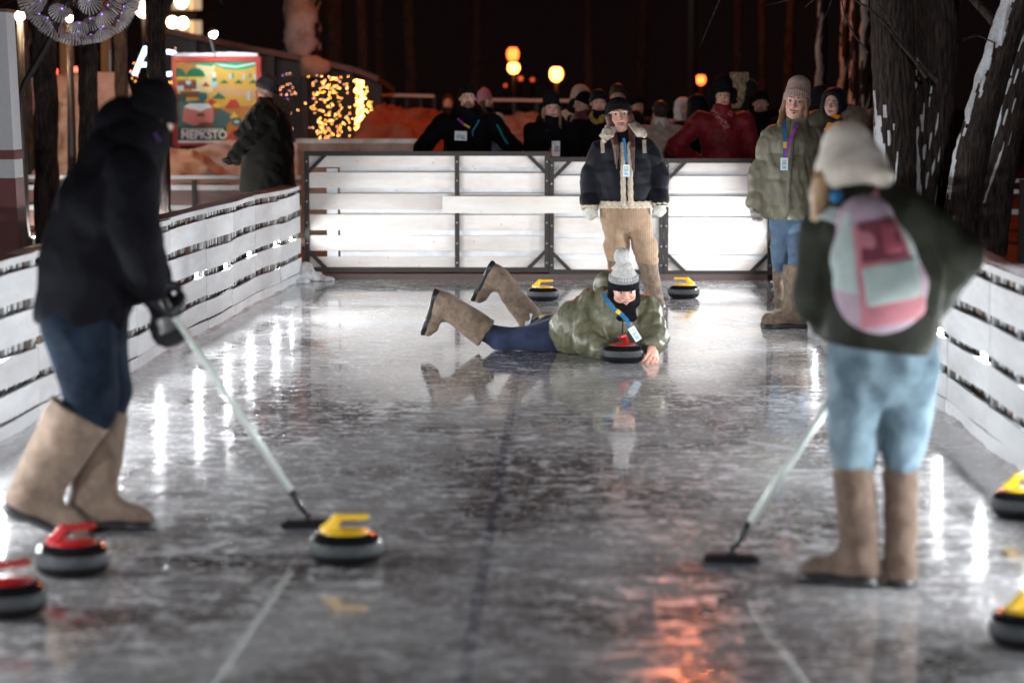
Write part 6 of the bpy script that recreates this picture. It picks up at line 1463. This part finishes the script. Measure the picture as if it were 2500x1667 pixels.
curtain(404, 440, 118, 215, 38, 14, ['amber', 'pink'], 'few amber fairy lights around the upper left of the poster', 6)

# ================================================================== street lamps
def lamp(x, y, Y, r, mat, label, pole=True, rz=1.0, group='street lamps in the dark park'):
    q = at(x, y, Y); o = empty('street_lamp', (q.x, Y, 0), label, 'street lamp', group)
    MB().ball(q, (r, r, r * rz), 16, 10).mk('lamp_globe', mat, o, True)
    if pole:
        MB().tube([(q.x, Y, 0), (q.x, Y, q.z * .5), (q.x, Y, q.z - r * rz)], [.07, .05, .035], 10).mk('pole', M['steel'], o, True)
        MB().lathe((q.x, Y, q.z + r * rz * .8), [(r * .9, 0), (r * .5, r * .35), (0, r * .45)], 14).mk('lamp_cap', M['steel'], o, True)
LO = emis('orange_globe', (1.0, .27, .045), 16); LO2 = emis('deep_orange_globe', (1.0, .15, .025), 5); LW = emis('warm_globe', (1.0, .66, .38), 22); LD = emis('dull_red_globe', (1.0, .12, .04), 1.2)
lamp(1358, 181, 60, .16, LO, 'brightest round orange street lamp above the barrier', rz=1.2)
lamp(1254, 166, 62, .15, LO, 'round orange street lamp under a deep orange one', rz=1.0)
lamp(1252, 133, 70, .17, LO2, 'deep orange street lamp just above its brighter neighbour', rz=1.3)
lamp(1711, 195, 66, .13, LO2, 'small orange street lamp above the red jacket', rz=1.1)
lamp(1271, 192, 75, .07, LD, 'faint red lamp right below the two stacked lamps'); lamp(1300, 195, 80, .06, LD, 'faintest red lamp between the stacked lamps and the brightest one'); lamp(1234, 209, 80, .05, LD, 'dull red speck left below the stacked lamps')
LB = emis('strong_warm_globe', (1.0, .68, .42), 1500)
lamp(48, 40, 27.2, .050, LB, 'warm street lamp beside the top of the white column'); lamp(27, 86, 28.5, .03, LB, 'elongated warm lamp close to the white column', rz=2.2)
lamp(170, 46, 28.6, .035, LB, 'warm lamp glowing through the flower sculpture'); lamp(166, 97, 46, .06, LW, 'small warm lamp at the lower rim of the flower sculpture')
lamp(350, 18, 40, .14, LW, 'pale lamp right of the flower sculpture', rz=1.2); lamp(443, 5, 50, .13, LW, 'warm lamp on the lit facade at the top', pole=False); lamp(446, 57, 50, .12, LW, 'warm lamp at the foot of the lit facade', pole=False); lamp(421, 55, 52, .12, LW, 'long warm lamp at the foot of the lit facade, left one', pole=False)
for x, y, lb in ((132, 176, 'small red light left of the ochre post'), (186, 171, 'wide red light right of the ochre post'), (27, 164, 'red light at the edge of the white column')):
    q = at(x, y, 44); o = empty('red_sign_light', (q.x, 44, 0), lb, 'light', 'small red lights in the park'); MB().box(q.x - (.14 if x == 186 else .06), q.x + (.14 if x == 186 else .06), 43.97, 44.0, q.z - .045, q.z + .045).mk('lens', emis('red_light', (1, .05, .03), 14), o)
    MB().box(q.x - .03, q.x + .03, 44.001, 44.05, 0, q.z).mk('post', M['steel'], o)
# the tall sodium mast whose light streaks red across the ice
q = at(1688, 400, 34); o = empty('mast_lamp', (q.x, 34, 0), 'tall mast whose orange lamp reflects as a red streak on the ice', 'street lamp')
zq = CAM_H + 34 * math.tan(math.radians(11.6))
MB().tube([(q.x, 34, 0), (q.x, 34, zq - .2)], [.07, .045], 10).mk('pole', M['steel'], o, True); MB().ball((q.x, 33.9, zq), (.11, .11, .30), 16, 10).mk('lamp_globe', emis('mast_orange_globe', (1.0, .19, .035), 1500), o, True)
# lit facade far away at the top left
o = empty('apartment_building', (at(440, 50, 75).x, 75, 0), 'beige lit facade far behind at the top left', 'building')
A = at(404, 80, 75); B = at(478, -60, 75); M['facade'] = plain('beige_facade', (.40, .32, .22), .8)
MB().box(A.x, B.x, 75, 79, 0, B.z).mk('wall', M['facade'], o)
wm = emis('lit_window', (1.0, .70, .40), .55)
for i in range(3):
    for j in range(4):
        qx = A.x + .18 + i * (B.x - A.x - .1) / 3; qz = A.z - .1 + j * .75
        f_ = MB().box(qx, qx + .42, 74.95, 74.999, qz, qz + .5).mk('window', M['steel'], o); MB().box(qx + .04, qx + .38, 74.93, 74.949, qz + .04, qz + .46).mk('pane', wm, f_)
# parked cars' light patches and snowy bushes at far left
for x, y, Y, r, lb in ((52, 235, 40, .20, 'snow-lit shrub by the white column, upper one'), (82, 262, 42, .17, 'snow-lit shrub by the white column, right one'), (56, 276, 38, .14, 'snow-lit shrub by the white column, lower one')):
    q = at(x, y, Y); o = empty('snowy_shrub', (q.x, Y, 0), lb, 'shrub', 'snowy shrubs by the column')
    blob('snow_clump', [Prim(q, q + Vector((.1, 0, .15)), r, r * .7), Prim(q + Vector((-.15, 0, -.2)), q, r * .6, r * .8)], .03, M['snow'], o, disp=fold(.05, 8, 3))
    out = []; rs = np.random.default_rng(int(x)); m = MB()
    for _ in range(7): twigs((q.x, Y, 0), norm(V3((rs.normal() * .25, rs.normal() * .25, 1))), q.z + .1, .02, 1, rs, out)
    for p_, r_ in out: m.tube(p_, r_, 5, False)
    m.mk('stems', M['bark'], o)
# far rail behind the crowd
for xa, xb, y, lb in ((925, 1060, 232, 'thin far railing left of the bearded person with the chest card'), (1200, 1420, 244, 'thin far railing behind the phone holder')):
    A = at(xa, y, 42); B = at(xb, y + 3, 42); o = empty('far_railing', ((A.x + B.x) / 2, 42, 0), lb, 'railing', 'thin railings in the park'); MB().bar(A, B, .04, .05).mk('top_bar', M['board_back'], o)
    for t in np.linspace(0, 1, 5): q = A.lerp(B, t); MB().box(q.x - .03, q.x + .03, 42.03, 42.08, 0, q.z).mk('post', M['steel'], o)

# ================================================================== ice crumbs and snow in the corner
def clump(pts, label, seed): 
    tag(blob('ice_lump', [Prim(a_, V3(a_) + V3((.02, 0, 0)), r_) for a_, r_ in pts], .012, M['snow'], None, disp=[fold(.014, 26, seed), fold(.010, 70, seed + 1), fold(.005, 170, seed + 2)], gcuts=[((0, 0, .001), (0, 0, -1))]), label, 'snow', 'snow lumps along the boards')
clump([((-2.40, 22.08, .03), .07), ((-2.31, 22.1, -.01), .08), ((-2.20, 22.08, -.04), .07), ((-2.40, 21.8, -.06), .09), ((-2.39, 22.12, .10), .05)], 'heap of icy snow in the left far corner of the rink', 3)
# a frosty rim where the boards meet the ice
for P, sgn, wv, lb in ((LEFT, -1, wavL, 'uneven rim of scraped snow along the foot of the left boards'), (RIGHT, 1, wavR, 'uneven rim of scraped snow along the foot of the right boards')):
    v = []; f = []; ns = 520; y0, y1 = -3.5, 22.1; pr = [(0, .024), (.012, .018), (.026, .007), (.045, -.003)]
    for i in range(ns + 1):
        y = y0 + (y1 - y0) * i / ns; x = poly_x(P, y) + wv(y, 5) * sgn; a_ = .45 + .35 * math.sin(y * 2.1) * math.sin(y * 5.7) + .25 * math.sin(y * 17.3) * math.sin(y * 9.1)
        a_ = max(.05, a_)
        for d_, z in pr: v.append((x - sgn * (d_ * (.4 + a_) + .003), y, z * a_ if z > 0 else z))
    for i in range(ns):
        for k in range(3): q = i * 4 + k; f.append((q, q + 1, q + 5, q + 4))
    tag(link('snow_ridge', mesh('snow_ridge', v, f, True), M['snow']), lb, 'snow')

# ================================================================== unseen floodlights added behind the camera to brighten the crowd, suggested by stone glints
o = empty('added_fill_floodlight', (.8, -32, 0), 'unseen bank of floodlights added on a mast behind the camera to brighten the crowd', 'floodlight')
MB().tube([(.8, -32, 0), (.8, -32, 7.6)], [.09, .06], 10).mk('pole', M['steel'], o, True); MB().box(-.4, 2.0, -32.12, -32.03, 6.9, 7.5).mk('housing', M['black'], o)
ef = emis('fill_flood_glass', (.95, .96, 1.0), 3300)
for x_ in (-.2, .6, 1.4): MB().add([(x_ - .25, -32.02, 7.0), (x_ + .25, -32.02, 7.0), (x_ + .25, -32.02, 7.3), (x_ - .25, -32.02, 7.3)], [(0, 1, 2, 3)]).mk('lens', ef, o)
